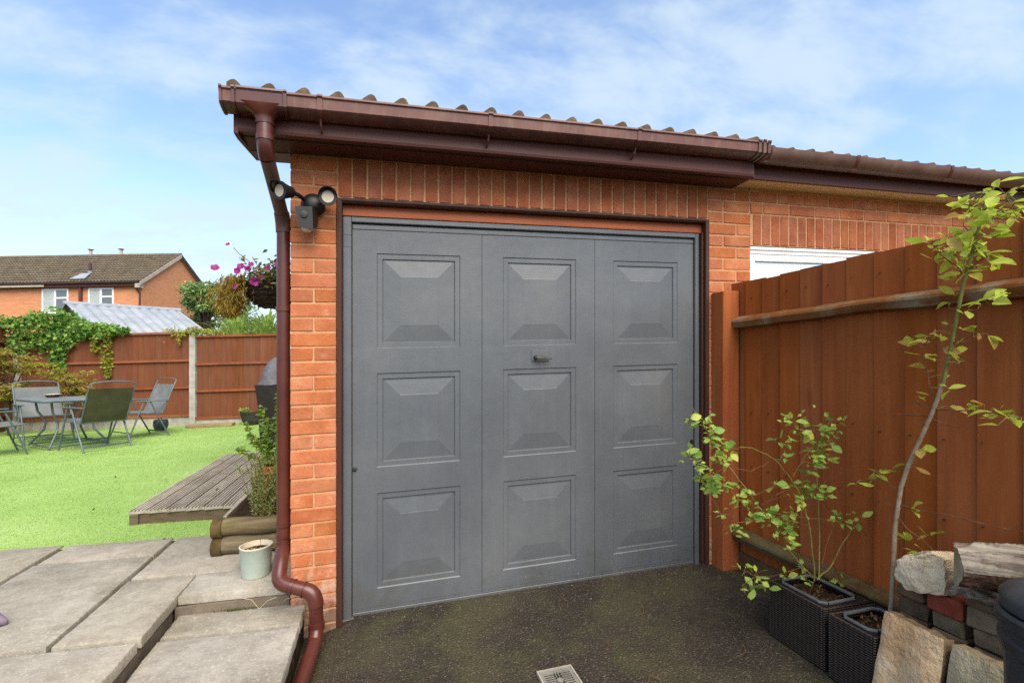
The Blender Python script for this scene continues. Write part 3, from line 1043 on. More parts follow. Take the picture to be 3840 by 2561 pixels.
for x in (.165, .925, 1.715):
    strap(x - .011, x + .011, .0035, 'gutter_bracket')
    m = M().extrude([(-.262, 2.358), (-.248, 2.332), (-.226, 2.318), (-.2115, 2.314), (-.2115, 2.322), (-.224, 2.326), (-.243, 2.338), (-.254, 2.358)], x - .004, x + .004, 'x', GS)
    build(m, 'bracket_arm', MT['gutter'], gut)
strap(-.224, -.214, .004, 'stop_end')
m = M().extrude(oprof, -.224, -.219, 'x', GS)
build(m, 'end_plate', MT['gutter'], gut)
strap(-.178, -.165, .005, 'outlet_seal', 'pvc')
strap(-.160, .018, .005, 'outlet_body', 'pvc')
strap(.020, .034, .007, 'outlet_seal', 'pvc')
m = M()     # funnel from gutter to round spigot
ring = []
for (a, b, z, rx, ry, ex) in ((-.068, -.262, 2.386, .090, .047, .35), (-.064, -.260, 2.366, .068, .045, .5), (-.061, -.257, 2.348, .043, .040, .85), (-.060, -.256, 2.336, .0375, .0375, 1), (-.060, -.256, 2.312, .037, .037, 1)):
    cs_ = [(math.cos(2 * math.pi * i / 20), math.sin(2 * math.pi * i / 20)) for i in range(20)]
    ring.append([(a + rx * math.copysign(abs(c_) ** ex, c_), b + ry * math.copysign(abs(s_) ** ex, s_), z) for c_, s_ in cs_])
m.add([p for r_ in ring for p in r_], [(j * 20 + i, (j + 1) * 20 + i, (j + 1) * 20 + (i + 1) % 20, j * 20 + (i + 1) % 20) for j in range(4) for i in range(20)])
build(m, 'outlet_funnel', MT['pvc'], gut, smooth=True)
for x, d in ((2.452, .006), (2.482, .008), (2.515, .006)):
    strap(x, x + .018, d, 'gutter_joint', 'pvc_old')
m = M().extrude(oprof + inflate(oprof, -.003, -.26, 2.40)[::-1], 2.455, 2.535, 'x', GS)
build(m, 'gutter_adaptor', MT['pvc_old'], gut, smooth=True)


def arc(a, c, b, n=6):
    a, b, c = Vector(a), Vector(b), Vector(c)
    return [a * (1 - t_) ** 2 + c * 2 * t_ * (1 - t_) + b * t_ ** 2 for t_ in [i / n for i in range(n + 1)]]


PR = .0305
DX, DY = -.0375, .045
p_top = [(-.06, -.256, 2.325), (-.06, -.256, 2.262)]
p_el1 = arc((-.06, -.256, 2.262), (-.06, -.256, 2.215), (-.056, -.225, 2.180))
p_diag = [(-.056, -.225, 2.180), (DX - .002, DY - .035, 2.015)]
p_el2 = arc((DX - .002, DY - .035, 2.015), (DX, DY, 1.98), (DX, DY, 1.93))
p_long = [(DX, DY, 1.93), (DX, DY, .37)]
dp = build(M().tube(p_long, PR, 24), 'downpipe', MT['pvc'], G, smooth=True)
build(M().tube(p_top, PR + .0035, 24), 'pipe_socket', MT['pvc'], dp, smooth=True)
build(M().tube([(-.06, -.256, 2.268), (-.06, -.256, 2.243)], PR + .006, 24), 'pipe_collar', MT['pvc'], dp, smooth=True)
build(M().tube(p_el1, PR + .003, 24), 'pipe_elbow', MT['pvc'], dp, smooth=True)
build(M().tube(p_diag, PR, 24), 'offset_pipe', MT['pvc_old'], dp, smooth=True)
build(M().tube(p_el2, PR + .004, 24), 'pipe_elbow', MT['pvc_old'], dp, smooth=True)
for h in (1.555, .505):
    m = M().tube([(DX, DY, h - .011), (DX, DY, h + .011)], PR + .0045, 24)
    m.box(-.012, .002, DY - .012, DY + .012, h - .011, h + .011)
    build(m, 'pipe_clip', MT['pvc'], dp, smooth=True)
build(M().tube([(DX, DY, .44), (DX, DY, .452)], PR + .005, 24), 'pipe_collar', MT['pvc'], dp, smooth=True)
build(M().tube([(DX, DY, .385), (DX, DY, .415)], PR + .004, 24), 'pipe_collar', MT['pvc'], dp, smooth=True)
q1, q2 = (-.036, -.085, .290), (.128, -.150, .228)
lean = arc((DX, DY, .39), (-.036, -.02, .36), (-.036, -.07, .305), 4)
build(M().tube(lean + arc((-.036, -.075, .298), (-.030, -.105, .272), (.02, -.118, .262), 5)[1:], PR + .003, 24), 'pipe_elbow', MT['pvc'], dp, smooth=True)
build(M().tube([(.018, -.1175, .2625), (.098, -.142, .240)], PR + .001, 24), 'short_pipe', MT['pvc'], dp, smooth=True)
build(M().tube([(.03, -.121, .259), (.036, -.1228, .2573)], PR + .005, 24), 'pipe_collar', MT['pvc'], dp, smooth=True)
build(M().tube([(.078, -.136, .2455), (.084, -.1378, .244)], PR + .0055, 24), 'pipe_collar', MT['pvc'], dp, smooth=True)
build(M().tube(arc((.09, -.14, .242), (.132, -.152, .232), (.134, -.155, .17), 7), PR + .0035, 24), 'pipe_elbow', MT['pvc'], dp, smooth=True)
build(M().tube([(.134, -.155, .18), (.137, -.158, .07)], PR + .0005, 24), 'short_pipe', MT['pvc'], dp, smooth=True)
build(M().tube([(.1365, -.1575, .098), (.137, -.158, .062)], PR + .005, 24), 'pipe_collar', MT['pvc'], dp, smooth=True)
build(M().tube(arc((.137, -.158, .085), (.137, -.165, .045), (.132, -.205, .02), 5) + [(.108, -.45, -.01), (.096, -.75, -.035), (.09, -1.2, -.06)], PR + .001, 24), 'ground_pipe', MT['pvc'], dp, smooth=True)

# timber lining round the opening
lin_ = build(M().box(.2125, .2385, -.010, .055, -.02, 2.098, .003), 'door_lining', MT['timber_dark'], G)
build(M().box(2.331, 2.3565, -.012, .055, -.02, 2.098, .003), 'right_lining', MT['timber_dark'], lin_)
build(M().extrude([(-.016, 2.088), (-.016, 2.100), (.02, 2.102), (.055, 2.102), (.055, 2.078), (-.006, 2.078)], .2385, 2.331), 'head_moulding', MT['timber_dark'], lin_)
build(M().box(.2385, 2.331, .028, .06, 2.024, 2.0779, .002), 'head_board', MT['timber_orange'], lin_)
build(M().box(2.318, 2.331, .01, .06, -.02, 2.0239, .002), 'jamb_board', MT['timber_dark'], lin_)

# steel frame and door leaf
FY = .034
fr = build(M().box(.239, .281, FY, FY + .05, -.012, 2.0235, .003), 'door_frame', MT['door'], G)
build(M().box(2.290, 2.3178, FY, FY + .05, -.012, 2.0235, .003), 'frame_post', MT['door'], fr)
build(M().box(.281, 2.290, FY, FY + .05, 1.996, 2.0235, .003), 'frame_head', MT['door'], fr)
for h in (1.87, 1.93):
    build(M().box(.2389, .2811, FY - .0012, FY, h, h + .0015), 'frame_seam', MT['steel_dark'], fr)
LY = .052
LX0, LX1, LZ0, LZ1 = .2845, 2.2865, .0, 1.990
door = build(M().box(LX0 + .002, LX1 - .002, LY + .022, LY + .04, .002, LZ1), 'garage_door', MT['steel_dark'], G)
gro = [LX0, .957, 1.626, LX1]
cols = [.402, 1.0735, 1.742]
PW = .438
rows_ = [(1.847, 1.353), (1.229, .740), (.611, .117)]


def door_section(x0, x1, pc):
    m = M()
    z0, z1 = .012, LZ1 - .028
    # flat sheet around three pressed panels
    zc = [z0] + [z for (a, b) in reversed(rows_) for z in (b, a)] + [z1]
    px0, px1 = pc, pc + PW
    for i in range(len(zc) - 1):
        a, b = zc[i], zc[i + 1]
        spans = [(x0, px0), (px1, x1)] + ([(px0, px1)] if i % 2 == 0 else [])
        for (u, w) in spans:
            m.add([(u, LY, a), (w, LY, a), (w, LY, b), (u, LY, b)], [(0, 1, 2, 3)])
    for (zt, zb) in rows_:
        rings = [(0, 0), (.002, 0), (.0065, .0045), (.030, .0045), (.034, .012), (.040, .0115), (.118, .0032), (.1205, .0025)]
        vs = []
        for (ins, d) in rings:
            vs += [(px0 + ins, LY + d, zb + ins), (px1 - ins, LY + d, zb + ins), (px1 - ins, LY + d, zt - ins), (px0 + ins, LY + d, zt - ins)]
        fs = [(r_ * 4 + i, r_ * 4 + (i + 1) % 4, (r_ + 1) * 4 + (i + 1) % 4, (r_ + 1) * 4 + i) for r_ in range(len(rings) - 1) for i in range(4)]
        k = (len(rings) - 1) * 4
        fs.append((k, k + 1, k + 2, k + 3))
        m.add(vs, fs)
    # folded edges
    for (u, s) in ((x0, 1), (x1, -1)):
        m.add([(u, LY, z0), (u, LY + .022, z0), (u, LY + .022, z1), (u, LY, z1)], [(0, 1, 2, 3)])
    return build(m, 'door_panel', MT['door'], door)


for i in range(3):
    door_section(gro[i] + (.0012 if i else 0), gro[i + 1] - (.0012 if i < 2 else 0), cols[i])
build(M().box(LX0, LX1, LY - .002, LY + .022, LZ1 - .026, LZ1, .002), 'top_bar', MT['door'], door)
build(M().box(LX0, LX1, LY - .004, LY + .022, -.006, .010, .002), 'bottom_bar', MT['door'], door)
build(M().box(LX0, LX1, LY - .0015, LY, .030, .0325), 'bottom_fold', MT['door'], door)
m = M().box(1.238, 1.345, LY - .004, LY, 1.266, 1.327, .0015)
hd = build(m, 'handle_plate', MT['door'], door)
m = M().lathe([(.012, 0), (.012, .02), (.009, .026)], 0, 0, 0, 14)
m.v = [(1.262 + x, LY - .004 - z, 1.288 + y) for x, y, z in m.v]
m.tube([(1.262, LY - .027, 1.290), (1.29, LY - .032, 1.286), (1.35, LY - .030, 1.280)], [.012, .011, .006], 10, True, .6)
build(m, 'handle', MT['steel_dark'], hd, smooth=True)
for x, h in ((.296, .744), (2.274, .746)):
    m = M().lathe([(.012, 0), (.012, .006), (.006, .007), (.006, .012)], 0, 0, 0, 14)
    m.v = [(x + a, LY - c_, h + b) for a, b, c_ in m.v]
    build(m, 'lock_bolt', MT['steel_dark'], door, smooth=True)
# concrete threshold under the door
build(M().box(.22, 2.34, .03, .3, -.06, -.0095, .004, .002), 'threshold', MT['riser'], G)

# ------------------------------------------------------------------ neighbouring garage
NG = empty('neighbouring_garage', (4.2, 0, 0), 'next-door brick garage with white door frame behind the brown fence', 'garage')
m = M()
m.box(2.667, 8.2, .0042, .2, 2.158, 2.2983)
m.box(2.667, 8.2, .007, .19, 2.2984, 2.41)
m.box(2.667, 5.2, .0048, .2, 1.957, 2.158)
m.box(4.96, 8.2, .0045, .2, -.3, 2.1575)
build(m, 'mortar', MT['mortar'], NG)
for k in range(2):
    z1 = TOPH - k * PC - J
    x = 2.667 + (.005 if k == 0 else .1)
    if k: brick(NG, 2.6685, 2.758, z1 - PC + J, z1)
    while x < 6.2:
        brick(NG, x, x + .1965, z1 - PC + J, z1)
        x += .206
for k in range(32):
    x = 2.684 + k * .0706
    brick(NG, x + .0035, x + .0706 - .0055, 1.962, 2.150, .001, .098, 'soldier_shaded')
m = M()
for k in range(2, 34):
    z1 = TOPH - k * PC - J
    x = 4.965 + (.1 if k % 2 else 0)
    while x < 6.2:
        m.box(x, x + .1965, 0, .09, z1 - PC + J, z1, 0, .0008)
        x += .206
build(m, 'far_pier_bricks', MT['brick'], NG, kind='stuff')
ndf = build(M().box(2.668, 4.96, .012, .06, 1.905, 1.955, .004), 'white_frame_head', MT['white'], NG)
build(M().box(2.668, 4.96, .004, .05, 1.93, 1.9495, .003), 'head_bead', MT['white'], ndf)
build(M().box(2.668, 2.715, .014, .06, -.02, 1.9045, .004), 'frame_post', MT['white'], ndf)
build(M().box(4.91, 4.96, .014, .06, -.02, 1.9045, .004), 'frame_post', MT['white'], ndf)
build(M().box(2.715, 4.91, .016, .06, 1.862, 1.9043, .003), 'inner_head', MT['white'], ndf)
nd = build(M().box(2.719, 4.906, .034, .06, 0, 1.850, .003), 'white_door', MT['white'], NG)
for k in range(1, 12):
    build(M().box(2.72, 4.905, .0325, .034, 1.855 - k * .155, 1.851 - k * .155 + .002), 'door_rib', MT['barge'], nd)
build(M().box(2.546, 8.2, -.155, -.137, 2.306, 2.43, .003), 'fascia', MT['fascia'], NG)
build(M().box(2.5325, 8.2, -.137, .006, 2.3165, 2.3265), 'soffit', MT['soffit_cream'], NG)
m = M()
n_ = 13
prof = [(-.218 + .062 * math.cos(math.pi + math.pi * i / (n_ - 1)), 2.445 + .072 * math.sin(math.pi + math.pi * i / (n_ - 1))) for i in range(n_)]
prof2 = [(-.218 + .057 * math.cos(math.pi + math.pi * i / (n_ - 1)), 2.445 + .067 * math.sin(math.pi + math.pi * i / (n_ - 1))) for i in range(n_)]
ngut = build(M().extrude(prof + prof2[::-1], 2.54, 8.2), 'gutter', MT['pvc_old'], NG, smooth=True)
for x in (2.56, 3.20, 3.98, 4.85, 5.7):
    a_ = [(-.218 + .066 * math.cos(math.pi + math.pi * i / (n_ - 1)), 2.450 + .078 * math.sin(math.pi + math.pi * i / (n_ - 1))) for i in range(n_)]
    build(M().extrude(a_ + prof[::-1], x - .012, x + .012), 'gutter_bracket', MT['pvc'], ngut, smooth=True)
nroof = build(M().extrude([(-.15, 2.40), (2.45, 2.40 + PIT * 2.6), (2.45, 2.38 + PIT * 2.6), (-.15, 2.38)], 2.53, 8.2, 'x'), 'roof', MT['dark_trim'], NG)
for k in range(14):
    inst('tile', tmesh, (GX0 + .28 * (k + 10) + .002, -.235 + rnd.uniform(-.004, .004), 2.438 + rnd.uniform(-.002, .002)), nroof)
m = M()
for r_ in range(1, 9):
    for k in range(19):
        tile_geo(m, GX0 + .28 * (k + 10), -.235 + .31 * r_, 2.445 + .31 * r_ * PIT, .36, PIT - .02, tp)
build(m, 'upper_tiles', MT['tile_garage'], nroof, smooth=True, kind='stuff')

# ------------------------------------------------------------------ floodlight camera on the left pier
FC = empty('floodlight_camera', (.1, -.03, 2.05), 'black security camera with two floodlights on the brick pier', 'security light')
m = M()
m.lathe([(.056, 0), (.056, .012), (.050, .03), (.036, .045), (.014, .052)], 0, 0, 0, 24)
m.v = [(.105 + x, -.002 - z, 2.055 + y) for x, y, z in m.v]
build(m, 'mount', MT['black'], FC, smooth=True)
m = M()
prof = [(.040, -.13, 2.010), (.114, -.125, 2.014), (.130, -.03, 2.04), (.056, -.03, 2.035)]
bot = [(.052, -.125, 1.918), (.118, -.12, 1.910), (.130, -.05, 1.94), (.066, -.05, 1.945)]
m.add(prof + bot, [(0, 1, 2, 3), (7, 6, 5, 4), (0, 4, 5, 1), (1, 5, 6, 2), (2, 6, 7, 3), (3, 7, 4, 0)])
cb_ = build(m, 'camera_body', MT['black'], FC)
m = M().lathe([(.026, 0), (.024, -.008), (.016, -.016), (.006, -.019)], .088, -.093, 1.920, 16)
build(m, 'motion_sensor', MT['lens'], cb_, smooth=True)
m = M().lathe([(.016, 0), (.016, .003), (.010, .004)], 0, 0, 0, 16)
m.v = [(.078 + x, -.1275 - z, 1.975 + y) for x, y, z in m.v]
build(m, 'camera_lens', MT['black'], cb_, smooth=True)
for (p, d) in (((-.012, -.150, 2.070), (-.62, -.75, -.16)), ((.182, -.108, 2.066), (.02, -1, -.10))):
    d = Vector(d).normalized()
    p = Vector(p)
    base = p - d * .056
    hd = build(M().tube([base - d * .012, base, base + d * .02, p, p + d * .012], [.014, .024, .028, .039, .041], 22), 'lamp_head', MT['black'], FC, smooth=True)
    build(M().tube([p + d * .0125, p + d * .0135], .027, 22), 'lens', MT['lens'], hd)
    hood = M()
    up = Vector((0, 0, 1))
    sd_ = d.cross(up).normalized()
    uu = sd_.cross(d)
    vs = []
    for i in range(13):
        a = math.pi * i / 12
        rr = sd_ * math.cos(a) * .042 + uu * math.sin(a) * .042
        ext = .006 + .028 * math.sin(a)
        vs += [p + d * .005 + rr, p + d * (.012 + ext) + rr * 1.03, p + d * (.012 + ext) + rr * .96, p + d * .005 + rr * .93]
    hood.add(vs, [(i * 4 + k, i * 4 + (k + 1) % 4, i * 4 + 4 + (k + 1) % 4, i * 4 + 4 + k) for i in range(12) for k in range(4)])
    build(hood, 'lamp_hood', MT['black'], hd, smooth=True)
    build(M().tube([base - d * .01, (base * .6 + Vector((.1, -.03, 2.07)) * .4), (.1 + (.03 if p.x > .1 else -.03), -.03, 2.07)], .010, 10), 'lamp_arm', MT['black'], FC, smooth=True)

# ------------------------------------------------------------------ brown fence on the right
FE = empty('wooden_fence', (2.5, -1.3, 0), 'orange-brown close-board fence running from the garage towards the viewer', 'fence')
build(M().box(2.378, 2.488, -.108, -.004, -.1, 1.652, .004, .002), 'post', MT['fence'], FE)
y = -.03
k = 0
fb = []
while y > -3.4:
    w = rnd.uniform(.118, .132)
    m = M()
    top = 1.700 + rnd.uniform(-.007, .007)
    xa, xb = 2.500, 2.510      # feather edge: thick side overlaps the next board
    a = rnd.uniform(-.0015, .0015)
    prof = [(2.4978 + a, y), (2.506, y - w - .012), (2.516, y - w - .012), (2.513 + a, y)]
    m.add([(px, py, .03) for px, py in prof] + [(px, py, top) for px, py in prof],
          [(3, 2, 1, 0), (4, 5, 6, 7), (0, 1, 5, 4), (1, 2, 6, 5), (2, 3, 7, 6), (3, 0, 4, 7)])
    build(m, 'board', MT['fence'], FE)
    y -= w
    k += 1


def rail(ztop, mat, wob):
    m = M()
    n = 30
    vs = []
    for i in range(n + 1):
        yy = -.108 - 3.2 * i / n
        dz = wob * (math.sin(yy * 5.1) + .5 * math.sin(yy * 13 + 1))
        dx = wob * .6 * math.sin(yy * 9)
        vs += [(2.494, yy, ztop + dz * .4), (2.438 + dx, yy, ztop - .022 + dz * .7), (2.434 + dx, yy, ztop - .034 + dz), (2.446, yy, ztop - .064 + dz * 1.3), (2.494, yy, ztop - .072 + dz)]
    fs = [(i * 5 + k, i * 5 + (k + 1) % 5, i * 5 + 5 + (k + 1) % 5, i * 5 + 5 + k) for i in range(n) for k in range(5)] + [(0, 1, 2, 3, 4), tuple(n * 5 + k for k in range(5))[::-1]]
    m.add(vs, [f[::-1] for f in fs])
    build(m, 'rail', MT[mat], FE)


rail(1.502, 'rail', .004)
rail(.245, 'rail_low', .003)
m = M()          # nail heads along both rails
for h in (.21, 1.455, 1.485):
    yy = -.09
    while yy > -3.2:
        m.box(2.494, 2.4985, yy - .002, yy + .002, h + rnd.uniform(-.008, .008), h + .012)
        yy -= .125
m2 = M()
for h in (.62, .93, 1.6):
    yy = -.075
    while yy > -3.2:
        z_ = h + rnd.uniform(-.01, .01)
        m2.box(2.4905, 2.4985, yy - .002 + rnd.uniform(-.004, .004), yy + .002, z_, z_ + .004)
        yy -= .125
build(m2, 'nail_heads', MT['steel_dark'], FE, kind='stuff')
build(M().box(2.484, 2.5, -3.3, -.108, -.08, .10, .003, .002), 'gravel_board', MT['rail_low'], FE)
build(M().box(2.478, 2.53, -3.45, -3.35, -.1, 1.652, .004, .002), 'post', MT['fence'], FE)

# ------------------------------------------------------------------ drain in the drive
DR = empty('drain_cover', (1.105, -.745, 0), 'small square plastic drain grate set in the tarmac', 'drain')
x0, x1, y0, y1 = 1.030, 1.180, -.822, -.672
m = M()
for (a, b, c_, d_) in ((x0, x1, y1 - .006, y1), (x0, x1, y0, y0 + .006), (x0, x0 + .006, y0 + .006, y1 - .006), (x1 - .006, x1, y0 + .006, y1 - .006)):
    m.box(a, b, c_, d_, -.03, .006)
build(m, 'frame', MT['drain_frame'], DR)
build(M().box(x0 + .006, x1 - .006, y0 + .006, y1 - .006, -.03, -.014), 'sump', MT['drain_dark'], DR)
m = M()
for (a, b, c_, d_) in ((x0 + .007, x1 - .007, y1 - .023, y1 - .010), (x0 + .007, x1 - .007, y0 + .010, y0 + .023), (x0 + .007, x0 + .020, y0 + .023, y1 - .023), (x1 - .020, x1 - .007, y0 + .023, y1 - .023)):
    m.box(a, b, c_, d_, -.006, .003)
cx, cy = (x0 + x1) / 2, (y0 + y1) / 2
for i in range(8):
    t_ = -.046 + .092 * i / 7
    L = .052 - abs(t_) * .15
    for s in (-1, 1):
        m.box(cx + s * .014 if s > 0 else cx - .055, cx + .055 if s > 0 else cx - .014, cy + t_ - .0019, cy + t_ + .0019, -.001, .0025)
        if i in (3, 4):
            m.box(cx + t_ * .9 - .0016, cx + t_ * .9 + .0016, cy + s * .020 if s > 0 else cy - .052, cy + .052 if s > 0 else cy - .020, -.001, .0021)
m.tube([(cx, cy, -.002), (cx, cy, .0034)], .013, 14)
build(m, 'grate', MT['drain'], DR)
ROSE_STEMS=[[(2.22, -0.88, 0.287), (2.216, -0.88, 0.375), (2.202, -0.88, 0.482), (2.166, -0.88, 0.62), (2.133, -0.88, 0.688), (2.087, -0.88, 0.75), (2.031, -0.88, 0.812), (2.022, -0.83, 0.838), (1.938, -0.83, 0.873), (1.883, -0.83, 0.88), (1.89, -0.78, 0.822), (1.883, -0.78, 0.793)], [(2.246, -0.88, 0.289), (2.314, -0.821, 0.449), (2.299, -0.821, 0.694), (2.284, -0.821, 0.865), (2.25, -0.821, 0.97)], [(2.22, -0.88, 0.298), (2.173, -0.838, 0.365), (2.114, -0.838, 0.432), (2.057, -0.838, 0.544), (2.018, -0.788, 0.599), (1.932, -0.788, 0.708), (1.904, -0.738, 0.777), (1.833, -0.738, 0.872), (1.785, -0.738, 0.947), (1.713, -0.738, 1.051)], [(2.235, -0.88, 0.29), (2.349, -0.855, 0.336), (2.41, -0.855, 0.424), (2.48, -0.855, 0.489), (2.544, -0.855, 0.531), (2.584, -0.855, 0.613), (2.624, -0.855, 0.64)], [(2.224, -0.88, 0.31), (2.152, -0.872, 0.351), (2.073, -0.88, 0.348), (2.036, -0.83, 0.31), (1.952, -0.83, 0.328), (1.896, -0.83, 0.359)], [(1.999, -0.839, 0.603), (2.008, -0.889, 0.679), (2.064, -0.889, 0.696)], [(1.928, -0.856, 0.678), (2.026, -0.856, 0.704), (2.068, -0.906, 0.72)], [(2.065, -0.923, 0.761), (2.121, -0.923, 0.835), (2.174, -0.923, 0.888)], [(2.195, -0.94, 0.39), (2.216, -0.94, 0.455), (2.252, -0.94, 0.525), (2.245, -0.94, 0.566), (2.055, -0.94, 0.598)], [(2.088, -0.821, 0.796), (2.131, -0.821, 0.858), (2.168, -0.821, 0.945)], [(2.025, -0.788, 0.61), (2.09, -0.788, 0.627), (2.129, -0.838, 0.654)], [(1.952, -0.83, 0.322), (1.896, -0.83, 0.295), (1.903, -0.83, 0.254)], [(1.89, -0.772, 0.791), (1.78, -0.772, 0.753), (1.699, -0.772, 0.812)], [(2.439, -0.889, 0.504), (2.509, -0.889, 0.448), (2.485, -0.889, 0.409)], [(1.869, -0.806, 0.788), (1.915, -0.856, 0.78), (2.005, -0.856, 0.812)], [(1.833, -0.873, 0.592), (1.834, -0.823, 0.599), (1.78, -0.823, 0.611)], [(1.925, -0.89, 0.586), (1.818, -0.89, 0.587), (1.834, -0.84, 0.542)], [(2.333, -0.821, 0.654), (2.348, -0.821, 0.695), (2.442, -0.821, 0.724)], [(2.314, -0.838, 0.618), (2.376, -0.838, 0.532)]]
ROSE_LEAVES=[(1.644, -0.811, 0.993, 4, 0.023), (1.757, -0.775, 0.982, 10, 0.029), (1.748, -0.796, 0.933, 8, 0.029), (1.817, -0.768, 0.907, 3, 0.012), (1.684, -0.765, 0.835, 10, 0.035), (1.668, -0.832, 0.821, 5, 0.023), (1.788, -0.838, 0.874, 14, 0.041), (1.874, -0.74, 0.798, 6, 0.029), (1.758, -0.809, 0.775, 6, 0.035), (1.749, -0.812, 0.736, 16, 0.047), (1.805, -0.721, 0.68, 6, 0.023), (1.853, -0.784, 0.714, 4, 0.018), (1.917, -0.79, 0.698, 5, 0.026), (1.873, -0.833, 0.672, 4, 0.023), (1.945, -0.813, 0.631, 6, 0.029), (1.901, -0.872, 0.612, 4, 0.023), (2.037, -0.814, 0.557, 8, 0.035), (2.073, -0.836, 0.542, 9, 0.035), (2.097, -0.877, 0.598, 4, 0.018), (2.137, -0.851, 0.539, 4, 0.023), (2.079, -0.859, 0.502, 8, 0.035), (2.035, -0.932, 0.486, 4, 0.029), (2.198, -0.849, 0.662, 12, 0.047), (2.236, -0.869, 0.681, 8, 0.035), (2.256, -0.904, 0.658, 3, 0.018), (2.1, -0.936, 0.659, 5, 0.029), (2.152, -0.836, 0.977, 10, 0.035), (2.144, -0.883, 0.925, 6, 0.023), (2.259, -0.854, 0.943, 12, 0.053), (2.349, -0.835, 0.899, 10, 0.053), (2.372, -0.854, 0.954, 3, 0.023), (2.362, -0.829, 0.854, 3, 0.018), (2.239, -0.893, 0.85, 4, 0.026), (2.233, -0.844, 0.83, 3, 0.018), (2.188, -0.887, 0.8, 4, 0.023), (2.235, -0.828, 0.749, 3, 0.023), (2.341, -0.835, 0.79, 4, 0.029), (2.244, -0.928, 0.798, 3, 0.023), (2.04, -0.924, 0.901, 3, 0.018), (1.998, -0.914, 0.916, 2, 0.018), (2.117, -0.824, 0.812, 2, 0.012), (2.05, -0.838, 0.72, 3, 0.021), (1.847, -0.765, 0.587, 3, 0.023), (1.863, -0.804, 0.527, 6, 0.035), (1.945, -0.829, 0.566, 2, 0.012), (2.342, -0.894, 0.535, 6, 0.026), (2.428, -0.898, 0.544, 4, 0.023), (2.533, -0.87, 0.5, 3, 0.018), (2.589, -0.87, 0.493, 4, 0.029), (1.945, -0.781, 0.332, 4, 0.023), (1.978, -0.808, 0.315, 7, 0.047), (2.07, -0.779, 0.242, 2, 0.018), (1.961, -0.787, 0.244, 3, 0.018), (2.124, -0.821, 0.302, 2, 0.015), (2.187, -0.859, 0.348, 3, 0.021), (2.138, -0.92, 0.316, 3, 0.023), (2.385, -0.837, 0.269, 4, 0.029), (2.438, -0.824, 0.207, 4, 0.035), (2.291, -0.831, 0.195, 3, 0.023), (2.196, -0.872, 0.216, 2, 0.018)]
SAP_TRUNK=[(2.31, -1.13, 0.201), (2.31, -1.142, 0.307), (2.31, -1.155, 0.595), (2.31, -1.176, 0.75), (2.31, -1.202, 0.837), (2.31, -1.284, 1.04), (2.31, -1.319, 1.149), (2.31, -1.346, 1.285), (2.31, -1.378, 1.475), (2.31, -1.41, 1.6), (2.31, -1.442, 1.734), (2.31, -1.469, 1.788)]
SAP_BRANCHES=[[(2.31, -1.29, 1.058), (2.31, -1.357, 1.057), (2.31, -1.41, 1.061), (2.31, -1.498, 1.055), (2.31, -1.541, 1.051)], [(2.31, -1.273, 1.029), (2.31, -1.189, 1.027), (2.31, -1.096, 1.026)], [(2.31, -1.29, 1.018), (2.31, -1.326, 1.004), (2.31, -1.372, 1.001)], [(2.31, -1.273, 1.016), (2.31, -1.253, 0.994), (2.31, -1.205, 0.996)], [(2.31, -1.29, 1.073), (2.31, -1.273, 1.155), (2.31, -1.258, 1.221), (2.31, -1.258, 1.28)], [(2.31, -1.283, 1.054), (2.31, -1.256, 1.066), (2.31, -1.225, 1.083)], [(2.31, -1.345, 1.289), (2.31, -1.39, 1.292), (2.31, -1.413, 1.306)], [(2.31, -1.332, 1.249), (2.31, -1.36, 1.221), (2.31, -1.369, 1.214)], [(2.31, -1.258, 1.273), (2.31, -1.239, 1.285), (2.31, -1.211, 1.289)], [(2.31, -1.256, 1.284), (2.31, -1.28, 1.305), (2.31, -1.293, 1.319)], [(2.31, -1.366, 1.394), (2.31, -1.335, 1.412), (2.31, -1.341, 1.427)], [(2.31, -1.376, 1.391), (2.31, -1.43, 1.394), (2.31, -1.456, 1.411)], [(2.31, -1.384, 1.505), (2.31, -1.36, 1.55), (2.31, -1.313, 1.598), (2.31, -1.292, 1.641)], [(2.31, -1.399, 1.534), (2.31, -1.43, 1.554), (2.31, -1.452, 1.567)], [(2.31, -1.415, 1.585), (2.31, -1.445, 1.613)], [(2.31, -1.422, 1.637), (2.31, -1.395, 1.662), (2.31, -1.38, 1.684)], [(2.31, -1.432, 1.697), (2.31, -1.422, 1.753), (2.31, -1.437, 1.784)], [(2.31, -1.437, 1.713), (2.31, -1.474, 1.736), (2.31, -1.509, 1.759)], [(2.31, -1.452, 1.721), (2.31, -1.502, 1.697), (2.31, -1.525, 1.728)], [(2.31, -1.165, 0.74), (2.31, -1.114, 0.765), (2.31, -1.07, 0.76), (2.31, -1.013, 0.736), (2.31, -0.928, 0.694), (2.31, -0.828, 0.649)], [(2.31, -1.152, 0.666), (2.31, -1.1, 0.708), (2.31, -1.075, 0.718)], [(2.31, -1.163, 0.638), (2.31, -1.208, 0.598), (2.31, -1.258, 0.577), (2.31, -1.311, 0.545)], [(2.31, -1.167, 0.686), (2.31, -1.258, 0.685), (2.31, -1.356, 0.695), (2.31, -1.472, 0.696), (2.31, -1.541, 0.706)]]
